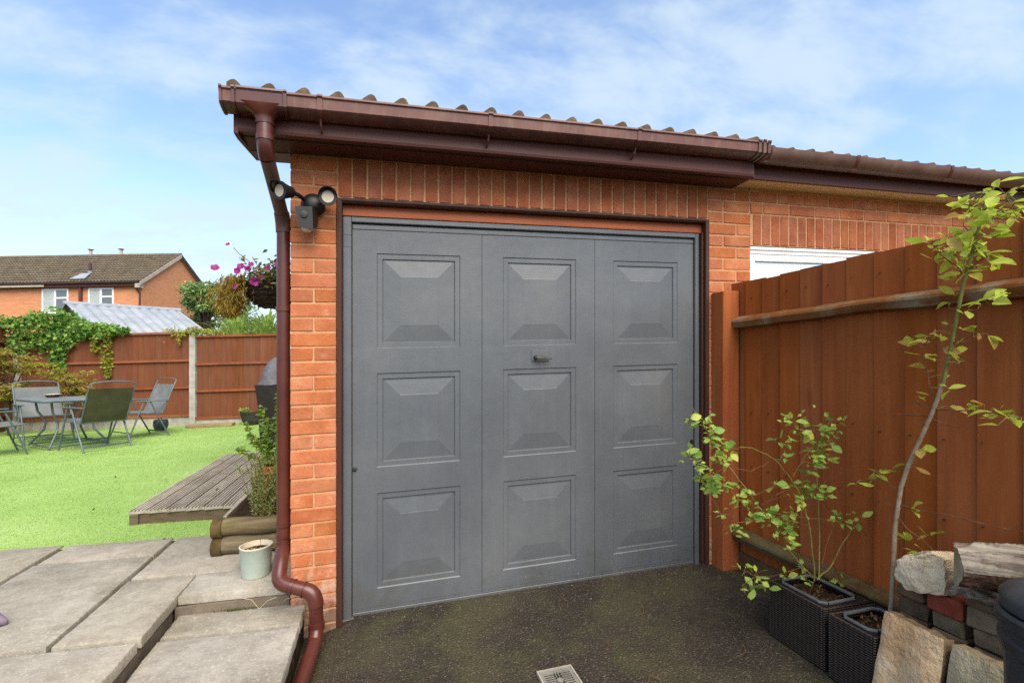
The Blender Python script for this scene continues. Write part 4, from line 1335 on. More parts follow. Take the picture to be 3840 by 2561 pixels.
SAP_LEAVES=[(2.346, -1.431, 1.784, 9, 0.066), (2.285, -1.512, 1.735, 7, 0.046), (2.36, -1.385, 1.754, 5, 0.036), (2.329, -1.388, 1.729, 3, 0.025), (2.294, -1.447, 1.691, 6, 0.041), (2.268, -1.498, 1.683, 5, 0.031), (2.362, -1.479, 1.698, 4, 0.025), (2.379, -1.488, 1.684, 1, 0.005), (2.271, -1.4, 1.695, 3, 0.031), (2.356, -1.367, 1.653, 5, 0.025), (2.309, -1.438, 1.633, 6, 0.036), (2.278, -1.347, 1.654, 4, 0.025), (2.295, -1.293, 1.645, 3, 0.02), (2.352, -1.286, 1.61, 7, 0.041), (2.365, -1.325, 1.597, 7, 0.041), (2.265, -1.423, 1.595, 5, 0.031), (2.334, -1.42, 1.58, 4, 0.025), (2.265, -1.478, 1.543, 4, 0.031), (2.346, -1.438, 1.531, 2, 0.02), (2.3, -1.421, 1.529, 3, 0.025), (2.366, -1.328, 1.515, 2, 0.01), (2.378, -1.35, 1.53, 2, 0.02), (2.321, -1.357, 1.449, 2, 0.01), (2.38, -1.294, 1.434, 1, 0.005), (2.297, -1.441, 1.424, 2, 0.015), (2.269, -1.487, 1.422, 3, 0.015), (2.332, -1.417, 1.409, 1, 0.005), (2.264, -1.412, 1.387, 2, 0.01), (2.284, -1.364, 1.344, 2, 0.02), (2.309, -1.412, 1.322, 3, 0.02), (2.333, -1.431, 1.316, 2, 0.02), (2.279, -1.379, 1.285, 1, 0.005), (2.265, -1.322, 1.331, 1, 0.005), (2.364, -1.273, 1.313, 2, 0.015), (2.298, -1.278, 1.314, 2, 0.015), (2.375, -1.182, 1.303, 3, 0.02), (2.368, -1.153, 1.283, 1, 0.005), (2.305, -1.259, 1.29, 2, 0.015), (2.315, -1.314, 1.269, 1, 0.005), (2.322, -1.348, 1.263, 1, 0.005), (2.337, -1.242, 1.246, 3, 0.015), (2.331, -1.37, 1.225, 3, 0.02), (2.327, -1.257, 1.199, 1, 0.002), (2.334, -1.282, 1.193, 1, 0.002), (2.373, -1.288, 1.175, 1, 0.002), (2.321, -1.239, 1.09, 2, 0.008), (2.312, -1.279, 1.108, 1, 0.002), (2.346, -1.282, 1.13, 1, 0.002), (2.289, -1.344, 1.135, 2, 0.008), (2.296, -1.353, 1.127, 1, 0.002), (2.377, -1.298, 1.062, 2, 0.008), (2.323, -1.414, 1.064, 3, 0.015), (2.326, -1.432, 1.059, 4, 0.019), (2.261, -1.486, 1.074, 3, 0.015), (2.31, -1.455, 1.049, 2, 0.011), (2.33, -1.384, 1.048, 1, 0.002), (2.262, -1.504, 1.028, 1, 0.002), (2.334, -1.495, 1.039, 2, 0.011), (2.336, -1.509, 1.056, 3, 0.015), (2.267, -1.559, 1.043, 2, 0.011), (2.335, -1.228, 0.905, 4, 0.011), (2.316, -1.199, 0.841, 2, 0.008), (2.342, -1.206, 0.832, 1, 0.002), (2.302, -1.096, 0.794, 3, 0.011), (2.345, -1.044, 0.773, 1, 0.004), (2.349, -1.062, 0.774, 3, 0.015), (2.263, -1.038, 0.746, 3, 0.01), (2.267, -1.246, 0.697, 3, 0.015), (2.341, -1.193, 0.558, 3, 0.019), (2.376, -1.23, 0.582, 3, 0.019), (2.29, -1.275, 0.541, 6, 0.039)]

# ------------------------------------------------------------------ planters, stones and logs by the fence
def planter(x0, x1, y0, y1, h, label):
    P = empty('planter', ((x0 + x1) / 2, (y0 + y1) / 2, 0), label, 'planter', 'black woven square planters')
    t_ = .012
    m = M()
    m.box(x0, x1, y0, y0 + t_, 0, h, .004)
    m.box(x0, x1, y1 - t_, y1, 0, h, .004)
    m.box(x0, x0 + t_, y0 + t_, y1 - t_, .0, h - .0005, .004)
    m.box(x1 - t_, x1, y0 + t_, y1 - t_, .0, h - .0005, .004)
    build(m, 'body', MT['rattan'], P, origin=((x0 + x1) / 2, (y0 + y1) / 2, 0))
    i_ = .030
    ring = [(x0 + i_, y0 + i_), (x1 - i_, y0 + i_), (x1 - i_, y1 - i_), (x0 + i_, y1 - i_)]
    path = []
    for a in range(4):
        p, q = Vector(ring[a]).to_3d(), Vector(ring[(a + 1) % 4]).to_3d()
        d = (q - p).normalized()
        path += [p + d * .02, q - d * .02]
    path = [(p.x, p.y, h + .001) for p in path]
    build(M().tube(path + [path[0]], .007, 8, False), 'rim', MT['rim'], P, smooth=True)
    m = M()
    for (a, b, c_, d_) in ((x0 + t_, x1 - t_, y0 + t_, y0 + i_), (x0 + t_, x1 - t_, y1 - i_, y1 - t_), (x0 + t_, x0 + i_, y0 + i_, y1 - i_), (x1 - i_, x1 - t_, y0 + i_, y1 - i_)):
        m.box(a, b, c_, d_, h - .02, h - .004)
    build(m, 'inner_lip', MT['black'], P)
    g = M()
    n = 14
    vs = [(x0 + i_ + (x1 - x0 - 2 * i_) * a / n, y0 + i_ + (y1 - y0 - 2 * i_) * b / n, h - .032 + rnd.uniform(-.010, .012)) for a in range(n + 1) for b in range(n + 1)]
    g.add(vs, [(a * (n + 1) + b, (a + 1) * (n + 1) + b, (a + 1) * (n + 1) + b + 1, a * (n + 1) + b + 1) for a in range(n) for b in range(n)])
    so_ = build(g, 'compost', MT['soil'], P)
    c = M()
    c.leafs([(rnd.uniform(x0 + i_, x1 - i_), rnd.uniform(y0 + i_, y1 - i_), h - .022) for _ in range(60)], .02, 1.2, 0, .5)
    build(c, 'leaf_litter', MT['dead_leaf'], so_, kind='stuff')
    return P


planter(2.118, 2.352, -1.022, -.735, .25, 'black woven planter nearer the garage door holding the small-leaved bush')
planter(2.108, 2.345, -1.235, -1.045, .25, 'black woven planter beside the leaning stone holding the tall sapling')


def stone_block(name, corners, th, mat, label, cat, group=None, nx=10, nz=10, amp=.006, edge='stone_edge'):
    """leaning slab: corners = bottom-left, bottom-right, top-right, top-left of the front face (left = far end)"""
    c = [Vector(p) for p in corners]
    nrm = (c[1] - c[0]).cross(c[3] - c[0]).normalized()
    E_ = empty(name, ((corners[0][0] + corners[1][0]) / 2 + .02, (corners[0][1] + corners[1][1]) / 2, 0), label, cat, group)
    vs = []
    sd_ = rnd.uniform(0, 30)
    for i in range(nx + 1):
        for k in range(nz + 1):
            s, t_ = i / nx, k / nz
            p = c[0] * (1 - s) * (1 - t_) + c[1] * s * (1 - t_) + c[2] * s * t_ + c[3] * (1 - s) * t_
            e = min(s, 1 - s, t_, 1 - t_)
            d = amp * (math.sin(sd_ + 7 * s + 3 * t_) + math.sin(sd_ * 1.7 + 5 * t_ - 9 * s)) * .6 + rnd.uniform(-.0015, .0015)
            if math.hypot((s - .62) / .22, (t_ - .62) / .18) < 1 or math.hypot((s - .1) / .16, (t_ - .9) / .16) < 1: d += amp * 1.3
            if e < .01: d = -.004
            jit = Vector((0, rnd.uniform(-.003, .003), rnd.uniform(-.003, .003))) if e < .01 else Vector()
            vs.append(p + nrm * d + jit)
    m = M().add(vs, [(i * (nz + 1) + k, (i + 1) * (nz + 1) + k, (i + 1) * (nz + 1) + k + 1, i * (nz + 1) + k + 1) for i in range(nx) for k in range(nz)])
    build(m, 'face', MT[mat], E_, smooth='all')
    b = M()
    ring = [i * (nz + 1) for i in range(nx + 1)] + [nx * (nz + 1) + k for k in range(1, nz + 1)] + [i * (nz + 1) + nz for i in range(nx - 1, -1, -1)] + [k for k in range(nz - 1, 0, -1)]
    f_ = [vs[i] for i in ring]
    k = len(f_)
    b.add(f_ + [p - nrm * th + Vector((rnd.uniform(-.003, .003), 0, rnd.uniform(-.002, .002))) for p in f_], [(i, k + i, k + (i + 1) % k, (i + 1) % k) for i in range(k)] + [tuple(range(k, 2 * k))[::-1]])
    build(b, 'edge', MT[edge], E_)
    return E_


stone_block('paving_stone', [(2.050, -1.243, -.01), (2.055, -1.452, -.01), (2.128, -1.440, .352), (2.136, -1.247, .352)], .048, 'sandstone', 'flaking orange sandstone slab leaning beside the second planter', 'stone', 'leaning sandstone slabs')
stone_block('paving_stone', [(2.060, -1.462, -.01), (2.060, -1.665, -.01), (2.130, -1.66, .350), (2.133, -1.458, .350)], .052, 'sandstone_grey', 'greyish sandstone slab leaning next to the black bin', 'stone', 'leaning sandstone slabs')


def loose(x0, x1, y0, y1, z0, z1, mat, label, rz=0.0, tilt=0.0):
    cx, cy, cz = (x0 + x1) / 2, (y0 + y1) / 2, (z0 + z1) / 2
    m = M().box(-(x1 - x0) / 2, (x1 - x0) / 2, -(y1 - y0) / 2, (y1 - y0) / 2, -(z1 - z0) / 2, (z1 - z0) / 2, .007, .004)
    o = link('loose_brick', m.mesh('loose_brick', (0, 0, 0), MT[mat]), S((cx, cy, cz)), None, label, 'brick', 'loose bricks stacked by the fence')
    o.rotation_euler = (tilt, 0, rz)
    return o


zr = [.061 * i for i in range(7)]
cols_ = [(-1.293, -1.190), (-1.408, -1.306), (-1.528, -1.428), (-1.648, -1.546)]
mats_ = ['loose_dark', 'loose_grey', 'loose_grey', 'loose_dark']
wcol = ['under the pale rock', 'below the red brick', 'behind the grey sandstone slab', 'behind the black bin']
wrow = ['bottom', 'second', 'third', 'fourth', 'fifth']
tops = ['brown loose brick under the dark slate and pale rock', 'grey loose brick directly under the red one', 'grey concrete brick under the log, behind the grey slab', 'brown brick under the log behind the black bin']
for c_ in range(4):
    for r_ in range(6):
        loose(2.272 + rnd.uniform(-.004, .004), 2.43, cols_[c_][0], cols_[c_][1], zr[r_], zr[r_ + 1] - .0015, mats_[c_],
              tops[c_] if r_ == 5 else '%s loose brick %s, %s from the ground in its column' % ('brown' if mats_[c_] == 'loose_dark' else 'grey', wcol[c_], wrow[r_]), rnd.uniform(-.02, .02))
loose(2.258, 2.43, -1.402, -1.297, .3665, .428, 'loose_red', 'red loose brick on top of the stack between rock and log', .03)
loose(2.268, 2.43, -1.285, -1.185, .3665, .405, 'loose_dark', 'thin dark slate-like brick directly under the pale rock', -.05)
loose(2.262, 2.43, -1.515, -1.418, .3665, .430, 'loose_grey', 'grey-brown brick with bark on it, under the split log')
loose(2.262, 2.43, -1.635, -1.535, .3665, .430, 'loose_dark', 'dark brick two below the far end of the split log')
loose(2.256, 2.43, -1.518, -1.415, .4315, .505, 'loose_dark', 'brown brick wedged directly under the sawn end of the log')
loose(2.262, 2.43, -1.640, -1.535, .4315, .515, 'loose_dark', 'dark top brick directly under the far half of the log')


def blob(name, pts, label, cat, mat, sub=2, amp=.006, origin=None):
    import bmesh
    bm = bmesh.new()
    for p in pts:
        bm.verts.new(S(p))
    bmesh.ops.convex_hull(bm, input=bm.verts)
    bmesh.ops.subdivide_edges(bm, edges=bm.edges[:], cuts=sub, use_grid_fill=True)
    for v_ in bm.verts:
        v_.co += Vector((rnd.gauss(0, amp), rnd.gauss(0, amp), rnd.gauss(0, amp)))
    me = bpy.data.meshes.new(name)
    o = S(origin or pts[0])
    for v_ in bm.verts: v_.co -= o
    bmesh.ops.triangulate(bm, faces=bm.faces[:])
    bm.to_mesh(me)
    bm.free()
    me.materials.append(MT[mat])
    return link(name, me, o, None, label, cat)


blob('rock', [(2.245, -1.200, .428), (2.240, -1.212, .497), (2.238, -1.250, .412), (2.228, -1.300, .425), (2.235, -1.372, .440), (2.232, -1.378, .488), (2.24, -1.365, .560), (2.25, -1.32, .572), (2.25, -1.245, .532),
              (2.39, -1.22, .412), (2.39, -1.36, .432), (2.39, -1.35, .55), (2.39, -1.24, .53)], 'pale rough rock sitting on top of the brick stack', 'rock', 'rock', 3, .0022, (2.31, -1.29, .408))

LG = empty('split_log', (2.32, -1.6, .43), 'thick split log with peeling grey bark lying on the bricks', 'log')
n, seg = 60, 44
vs = []
axis0, axis1 = Vector((2.182, -1.442, .582)), Vector((2.435, -1.745, .620))
adir = (axis1 - axis0).normalized()
aside = adir.cross(Vector((0, 0, 1))).normalized()
ridg = [(rnd.uniform(0, 6.283), rnd.uniform(.006, .013), rnd.uniform(.05, .16), rnd.uniform(-1.2, 1.2), rnd.uniform(0, 6)) for _ in range(22)]
for i in range(n + 1):
    s = i / n
    cpt = axis0.lerp(axis1, s)
    for k in range(seg):
        a = 2 * math.pi * k / seg
        r_ = .068 * (1 + .05 * math.sin(3 * a + 2 * s))
        for (ra, rh, rw, tw_, ph) in ridg:        # long bark plates split by furrows
            dlt = math.atan2(math.sin(a - ra - tw_ * (s - .5)), math.cos(a - ra - tw_ * (s - .5)))
            if abs(dlt) < rw and math.sin(s * 14 + ph) > -.6:
                r_ += rh * .5
        r_ += rnd.uniform(-.0018, .0018)
        dx, dz = math.cos(a) * r_, math.sin(a) * r_
        if dz < -.02: dz = -.02 + (dz + .02) * .75
        vs.append(cpt + aside * dx + Vector((0, 0, dz)) + adir * (.006 * math.cos(a * 2) + rnd.uniform(-.002, .002) if i == 0 else 0))
m = M().add(vs, [(i * seg + k, i * seg + (k + 1) % seg, (i + 1) * seg + (k + 1) % seg, (i + 1) * seg + k) for i in range(n) for k in range(seg)])
def under(f_):
    q = [m.v[i] for i in f_]
    yy = sum(p[1] for p in q) / 4
    return sum(p[2] for p in q) / 4 < .572 + .04 * (-1.442 - yy) / .3 + .004 * math.sin(yy * 60)
low = [f for f in m.f if under(f)]
hi = [f for f in m.f if not under(f)]
a_ = M(); a_.v = m.v; a_.f = hi
build(a_, 'bark', MT['bark'], LG, origin=(2.32, -1.6, .43), smooth='all')
b_ = M(); b_.v = m.v; b_.f = low
build(b_, 'split_face', MT['bark_dark'], LG, origin=(2.32, -1.6, .43))
e_ = M().add([Vector(m.v[k]) - adir * .001 for k in range(seg)], [tuple(range(seg))])
build(e_, 'sawn_end', MT['cutwood'], LG)
for q in range(14):         # loose fibres under the bark
    y_ = rnd.uniform(-1.42, -1.60)
    z_ = rnd.uniform(.50, .545)
    L = rnd.uniform(.05, .14)
    build(M().tube([(2.236 + .3 * (-1.44 - y_) * 0, y_, z_), (2.226, y_ - L * .5, z_ + rnd.uniform(-.015, .01)), (2.236, y_ - L, z_ + rnd.uniform(-.01, .02))], rnd.uniform(.0015, .004), 6), 'bark_fibre', MT['bark_dark'], LG)
BKp = M()
vs = []
for i in range(26):
    s = i / 25
    jz = rnd.uniform(-.004, .004)
    vs += [(2.244 + .006 * math.sin(9 * s), -1.395 - .34 * s, .522 - .02 * s + jz), (2.226 + .008 * math.sin(7 * s), -1.392 - .34 * s, .462 - .01 * s + .014 * math.sin(11 * s) + jz * 2),
           (2.234 + .008 * math.sin(7 * s), -1.392 - .34 * s, .456 - .01 * s + .014 * math.sin(11 * s) + jz * 2), (2.256, -1.395 - .34 * s, .516 - .02 * s)]
BKp.add(vs, [(i * 4 + k, i * 4 + 4 + k, i * 4 + 4 + (k + 1) % 4, i * 4 + (k + 1) % 4) for i in range(25) for k in range(4)] + [(0, 1, 2, 3), (100, 103, 102, 101)])
build(BKp, 'bark_flap', MT['bark'], LG)

BN = empty('bin', (1.905, -1.865, 0), 'round black plastic bin with ribbed rim at the right edge', 'bin')
build(M().lathe([(.105, 0), (.112, .01), (.124, .40), (.128, .565), (.137, .575), (.139, .600), (.130, .606), (.130, .622), (.141, .630), (.143, .655), (.136, .662)], 1.905, -1.865, 0, 40), 'body', MT['bin'], BN, smooth=True)
build(M().lathe([(.126, .6625), (.135, .668), (.136, .690), (.128, .702), (.10, .712), (.05, .718), (.01, .72)], 1.905, -1.865, 0, 40), 'lid', MT['bin'], BN, smooth=True)

# ------------------------------------------------------------------ bush and sapling
def leaf_mesh(mat, aspect, fold=.12, curl=.12):
    m = M()
    vs = [(0, 0, 0)]
    st = [(.18, .55), (.42, 1.0), (.68, .85), (.88, .4)]
    for (s, w) in st:
        z = -curl * s * s
        vs += [(s, w * aspect * .5, z + fold * w * .5), (s, 0, z), (s, -w * aspect * .5, z + fold * w * .5)]
    vs.append((1, 0, -curl))
    fs = [(0, 2, 1), (0, 3, 2)]
    for i in range(3):
        a = 1 + i * 3
        fs += [(a, a + 1, a + 4, a + 3), (a + 1, a + 2, a + 5, a + 4)]
    fs += [(10, 11, 13), (11, 12, 13)]
    m.add(vs, fs)
    me = m.mesh('leaf', (0, 0, 0), MT[mat], 'all', True)
    return me


def scatter_leaves(parent, clusters, meshes, size, maxn, lines, twigmat, extra=None):
    """sprays of leaves: a shoot from the nearest stem to each spray, a stalk to every leaf"""
    n = 0
    sp_ = []
    for ln in lines:
        for i in range(len(ln) - 1):
            for k in range(6):
                sp_.append(Vector(ln[i]).lerp(Vector(ln[i + 1]), k / 6))
    for (x, y, z, k, r) in clusters:
        if z > 1.5: k = int(k * 1.6 + .5)
        c = Vector((x, y, z))
        near = min(sp_, key=lambda q: (q - c).length + max(0, q.z - c.z) * .5)
        tw = M()
        if (near - c).length > .004:
            tw.tube([near, (near + c) / 2 + Vector((0, 0, .006)), c], [.0013, .0011, .0008], 5, False)
        for _ in range(k):
            if n >= maxn: break
            p = Vector((x + rnd.gauss(0, r * .5), y + rnd.gauss(0, r * .45), z + rnd.gauss(0, r * .42)))
            d = p - c
            if d.length > .002:
                tw.tube([c, (c + p) / 2 + Vector((0, 0, .003)), p], .0006, 4, False)
            az = math.atan2(d.y, d.x) + rnd.gauss(0, .7)
            o = inst('leaf', rnd.choice(meshes), p, parent, (rnd.gauss(.35, .4), rnd.gauss(.0, .4) - max(-.5, min(.5, d.z / max(r, .01) * .3)), az), size * rnd.choice((.5, .7, .85, 1, 1.1, 1.25)))
            n += 1
        if tw.v:
            build(tw, 'shoot', MT[twigmat], parent)
        if extra:
            ex = M().leafs([(x + rnd.gauss(0, r * .6), y + rnd.gauss(0, r * .6), z + rnd.gauss(0, r * .5)) for _ in range(k)], size * .75, .8, 0, .65)
            build(ex, 'young_leaves', MT[extra], parent, kind='stuff')


def stems(parent, lines, r0, r1, mat, name):
    for ln in lines:
        P = []
        for i in range(len(ln) - 1):
            a, b = Vector(ln[i]), Vector(ln[i + 1])
            for k in range(3):
                j = Vector((rnd.gauss(0, .0015), rnd.gauss(0, .002), rnd.gauss(0, .0015))) if k else Vector()
                P.append(a.lerp(b, k / 3) + j)
        P.append(Vector(ln[-1]))
        n = len(P)
        build(M().tube(P, [r0 + (r1 - r0) * i / (n - 1) for i in range(n)], 7), name, MT[mat], parent, smooth=True)


RB = empty('bush', (2.23, -.88, .22), 'straggly small-leaved bush growing in the planter nearer the door', 'plant')
stems(RB, ROSE_STEMS[:4], .0032, .0014, 'stem_green', 'stem')
stems(RB, ROSE_STEMS[4:], .0017, .0009, 'stem_brown', 'twig')
scatter_leaves(RB, ROSE_LEAVES, [leaf_mesh('leaf_rose', .68), leaf_mesh('leaf_rose', .75, .25, .3), leaf_mesh('leaf_rose', .6, .05, -.15)], .041, 299, ROSE_STEMS, 'stem_brown', 'leaf_young')
SP = empty('sapling', (2.31, -1.13, .22), 'tall thin leaning sapling with yellow-green leaves against the fence', 'tree')
tr = [Vector(p) for p in SAP_TRUNK]
lo_ = tr[:7]
build(M().tube(lo_, [.0085, .0083, .0080, .0077, .0075, .0070, .0064], 12), 'trunk', MT['stem_grey'], SP, smooth=True)
build(M().tube(tr[6:], [.0062, .0055, .006, .0052, .004, .0025], 10), 'leader', MT['stem_green'], SP, smooth=True)
stems(SP, SAP_BRANCHES, .0026, .0012, 'stem_brown', 'branch')
scatter_leaves(SP, SAP_LEAVES, [leaf_mesh('leaf_sap', .52), leaf_mesh('leaf_sap', .58, .28, .3), leaf_mesh('leaf_sap', .45, .05, -.2)], .049, 299, [SAP_TRUNK] + SAP_BRANCHES, 'stem_green')

# ------------------------------------------------------------------ left side: log planter, pots, deck
LP = empty('log_planter', (-.25, .85, HU), 'low planter of stacked half-logs beside the garage wall', 'planter')
LY0 = .545
for (h, r_, x_) in ((.252, .052, -.46), (.355, .050, -.462)):
    m = M()
    P = [(x_ + .46 * i / 8, LY0 + .052 - .1 * (x_ + .46 * i / 8 + .25), h + .004 * math.sin(i * 1.3)) for i in range(9)]
    lg = build(M().tube(P, r_, 18), 'log', MT['log'], LP, smooth=True)
for sx in (-.462, -.02):
    build(M().box(sx - .011, sx + .011, LY0 + .13, LY0 + .70, HU, .405, .003, .002), 'side_board', MT['deck'], LP)
m = M()                 # scalloped end block that the front logs run into
for h in (.248, .352):
    m.tube([(-.505, LY0 + .075, h), (-.450, LY0 + .07, h)], .056, 20)
build(m, 'end_block', MT['log_end'], LP, smooth=True)
build(M().box(-.44, -.02, LY0 + .09, LY0 + .66, HU, .375), 'compost', MT['soil'], LP)
RM = empty('rosemary_bush', (-.24, .74, .37), 'bushy rosemary with needle leaves growing in the log planter', 'plant')
m = M()
pts, ow = [], []
stm = M()
for i in range(100):
    b = Vector((rnd.uniform(-.33, -.06), rnd.uniform(.66, .90), .36))
    d = Vector((rnd.gauss(-.02, .15), rnd.gauss(-.06, .15), 1)).normalized()
    L = rnd.uniform(.16, .40)
    bend = Vector((rnd.gauss(0, .03), rnd.gauss(0, .03), -.02))
    P = [b + d * L * s + bend * s * s for s in (0, .25, .5, .75, 1)]
    stm.tube(P, .0016, 4, False)
    for k in range(64):
        s = rnd.random() ** .8
        pts.append(b + d * L * s + bend * s * s)
        ow.append((d.x * 1.5, d.y * 1.5, d.z * 1.1))
m.leafs(pts, .028, .3, 0, .17, ow)
build(m, 'foliage', MT['leaf_rosemary'], RM, kind='stuff')
build(stm, 'stems', MT['stem_brown'], RM)
TP = empty('terracotta_pot', (-.235, 1.05, .375), 'orange terracotta pot behind the rosemary bush', 'pot')
build(M().lathe([(.075, 0), (.098, .19), (.108, .20), (.110, .245), (.100, .247), (.096, .215)], -.235, 1.05, .376, 28, 0, (1, 0)), 'body', MT['terracotta'], TP, smooth=True)
build(M().lathe([(.01, 0), (.094, .004)], -.235, 1.05, .585, 20), 'compost', MT['soil'], TP)
HB = empty('leafy_herb', (-.235, 1.05, .585), 'upright leafy green herb growing in the terracotta pot', 'plant')
m, stm = M(), M()
pts, ow = [], []
for (tx, ty, tz, dn) in ((-.43, .98, .92, 1), (-.47, .95, .76, .8), (-.33, 1.02, 1.02, 1), (-.29, 1.0, .93, 1), (-.23, 1.04, 1.10, 1), (-.20, 1.0, 1.02, 1), (-.17, 1.05, 1.12, 1), (-.26, 1.1, .98, 1), (-.13, 1.02, .98, 1), (-.31, 1.0, .82, 1.2), (-.22, .98, .80, 1.2), (-.15, .98, .82, 1.2), (-.38, .98, .82, 1)):
    a, b = Vector((-.235 + rnd.uniform(-.05, .05), 1.05 + rnd.uniform(-.05, .05), .59)), Vector((tx, ty, tz))
    mid = (a + b) / 2 + Vector(((b.x - a.x) * .25, 0, .03))
    P = arc(a, mid, b, 8)
    stm.tube(P, [.0028 - .0002 * i for i in range(9)], 5, False)
    for k in range(int(80 * dn)):
        s = .12 + .88 * rnd.random()
        i = min(7, int(s * 8))
        pts.append(P[i].lerp(P[i + 1], s * 8 - i))
        ow.append((0, 0, -.1))
m.leafs(pts, .040, .6, .0, .5, ow)
build(m, 'foliage', MT['leaf_herb'], HB, kind='stuff')
build(stm, 'stems', MT['stem_green'], HB)

PT = empty('ceramic_pot', (-.2, .232, HU), 'small pale green ceramic pot standing on the paving by the downpipe', 'pot')
build(M().lathe([(.062, 0), (.066, .004), (.072, .06), (.077, .148), (.0785, .150)], -.2, .235, HU, 36, 0, (1, 0)), 'body', MT['pot_pale'], PT, smooth=True)
build(M().lathe([(.078, .150), (.0788, .156), (.072, .157), (.068, .12), (.066, .11)], -.2, .235, HU, 36, 0, (0, 0)), 'rim', MT['pot_rim'], PT, smooth=True)
so_ = build(M().lathe([(.001, .132), (.069, .130)], -.2, .235, HU, 24), 'compost', MT['soil'], PT)
c = M()
c.leafs([(-.2 + rnd.gauss(0, .028), .235 + rnd.gauss(0, .028), HU + .134) for _ in range(40)], .018, .9, 0, .4)
build(c, 'dry_leaves', MT['leaf_rosemary'], so_, kind='stuff')
build(M().tube([(-.185, .25, HU + .13), (-.18, .25, HU + .165), (-.186, .25, HU + .185)], .0012, 5), 'dry_stalk', MT['stem_brown'], PT)

DK = empty('deck_platform', (-.75, 2.6, HU), 'low weathered timber deck platform lying on the turf', 'deck')
DH = .292
k = 0
x = -1.285
while x < -.08:
    w = .118
    y0 = 1.488 - .14 * (x + .06 + 1.283)
    prof = [(x, DH - .026)]
    for g in range(5):
        u = x + .003 + g * (w - .006) / 5
        q = (w - .006) / 5
        prof += [(u, DH), (u + q * .5, DH), (u + q * .56, DH - .010), (u + q * .95, DH - .010)]
    prof += [(x + w, DH), (x + w, DH - .026)]
    prof = prof[::-1]
    build(M().extrude(prof, y0, 3.79 + .02 * rnd.random(), 'y'), 'plank', MT['deck'], DK)
    x += w + .006
y0 = 1.488
build(M().prism([(-1.268, y0 + .012), (-.1, y0 + .012 - .1635), (-.1, y0 + .037 - .1635), (-1.268, y0 + .037)], HU - .02, DH - .027), 'front_board', MT['deck_edge'], DK)
build(M().box(-1.272, -1.246, y0 + .038, 3.77, HU - .02, DH - .0272, .002), 'side_board', MT['deck_edge'], DK)
build(M().box(-1.28, -1.225, y0 - .008, y0 + .0115, HU - .02, DH - .028, .002), 'corner_block', MT['deck_edge'], DK)

# small mauve thing on the paving at the left edge
m = M()
vs = []
for i in range(17):
    s = -1 + i / 8
    r_ = (.062 * math.sin(math.pi * .5 * (1 - s ** 1.6)) + .004) if s >= 0 else .062 - .022 * (-s) ** 3
    hh = .045 * (1 - s * .75) if s >= 0 else .045 - .026 * math.sin(-s * 2.2) + (.012 if s < -.8 else 0)
    for k in range(14):
        a = 2 * math.pi * k / 14
        vs.append((-1.27 + (.145 if s >= 0 else .11) * s, .035 + r_ * 1.1 * math.cos(a), HU + .001 + max(0, hh * (1 + math.sin(a)))))
m.add(vs, [(i * 14 + k, (i + 1) * 14 + k, (i + 1) * 14 + (k + 1) % 14, i * 14 + (k + 1) % 14) for i in range(16) for k in range(14)] + [tuple(range(14)), tuple(range(16 * 14, 17 * 14))[::-1]])
build(m, 'slipper', MT['shoe'], None, smooth='all', label='mauve cloth slipper whose toe pokes in at the left edge', cat='shoe')

# hanging basket on the garage side wall
HBK = empty('hanging_basket', (-.245, 1.02, 1.66), 'dark wicker hanging basket of magenta flowers on the garage side', 'hanging basket')
prof = [(.02, 0), (.10, .012), (.155, .05), (.188, .10), (.20, .155), (.206, .162), (.196, .168), (.185, .15)]
bsk = build(M().lathe(prof, -.245, 1.02, 1.665, 30, .01, (1, 0)), 'basket', MT['basket'], HBK, smooth='all')
for (r_, z) in ((.105, .016), (.135, .036), (.160, .058), (.178, .084), (.191, .11), (.199, .138), (.204, .16)):
    P = [(-.245 + r_ * math.cos(a), 1.02 + r_ * math.sin(a), 1.665 + z + .004 * math.sin(a * 9 + z * 80)) for a in [2 * math.pi * i / 40 for i in range(41)]]
    build(M().tube(P, .0055, 6, False), 'wicker_strand', MT['basket'], bsk, smooth=True)
build(M().tube([(-.205, 1.02, 2.18), (-.205, 1.02, 2.2), (-.02, 1.02, 2.2), (-.004, 1.02, 2.2)], .007, 8).box(-.012, -.0005, .99, 1.05, 2.0, 2.24).tube([(-.012, 1.02, 2.03), (-.12, 1.02, 2.19)], .006, 8), 'wall_bracket', MT['black'], HBK)
m = M()
for i in range(3):
    a = (R(90), R(270), 0)[i]
    m.tube([(-.235 + .19 * math.cos(a), 1.02 + .19 * math.sin(a), 1.83), (-.20, 1.02, 2.19)], .002, 5, False)
build(m, 'chain', MT['black'], HBK)
m = M()
pts = []
for _ in range(800):
    a, q = rnd.uniform(0, 6.283), rnd.random() ** .6
    z = 1.83 + abs(rnd.gauss(0, .055)) * (1.2 - q * .5) - (.05 * rnd.random() if q > .8 else 0)
    pts.append((-.245 + .225 * q * math.cos(a), 1.02 + .225 * q * math.sin(a), z))
for (tx, tz) in ((-.47, 2.0), (-.38, 1.98), (-.30, 2.0), (-.2, 1.97), (-.42, 1.93)):
    for k in range(14):
        s = rnd.random()
        pts.append((-.3 + (tx + .3) * s, 1.0 + .03 * rnd.gauss(0, 1), 1.87 + (tz - 1.87) * s))
m.leafs(pts, .038, .5, .1, .5)
build(m, 'foliage', MT['leaf_basket'], HBK, kind='stuff')
m = M()
pts, ow = [], []
for _ in range(2600):
    s = rnd.random() ** .85
    wd = .055 + .05 * math.sin(math.pi * min(1, s * 1.15))
    pts.append((-.47 - .035 * s + rnd.gauss(0, wd * .55), .95 + rnd.gauss(0, .045), 1.875 - .235 * s + rnd.gauss(0, .01)))
    ow.append((rnd.gauss(-.3, .3), -.2, -1.7))
m.leafs(pts, .042, .2, .8, .13, ow)
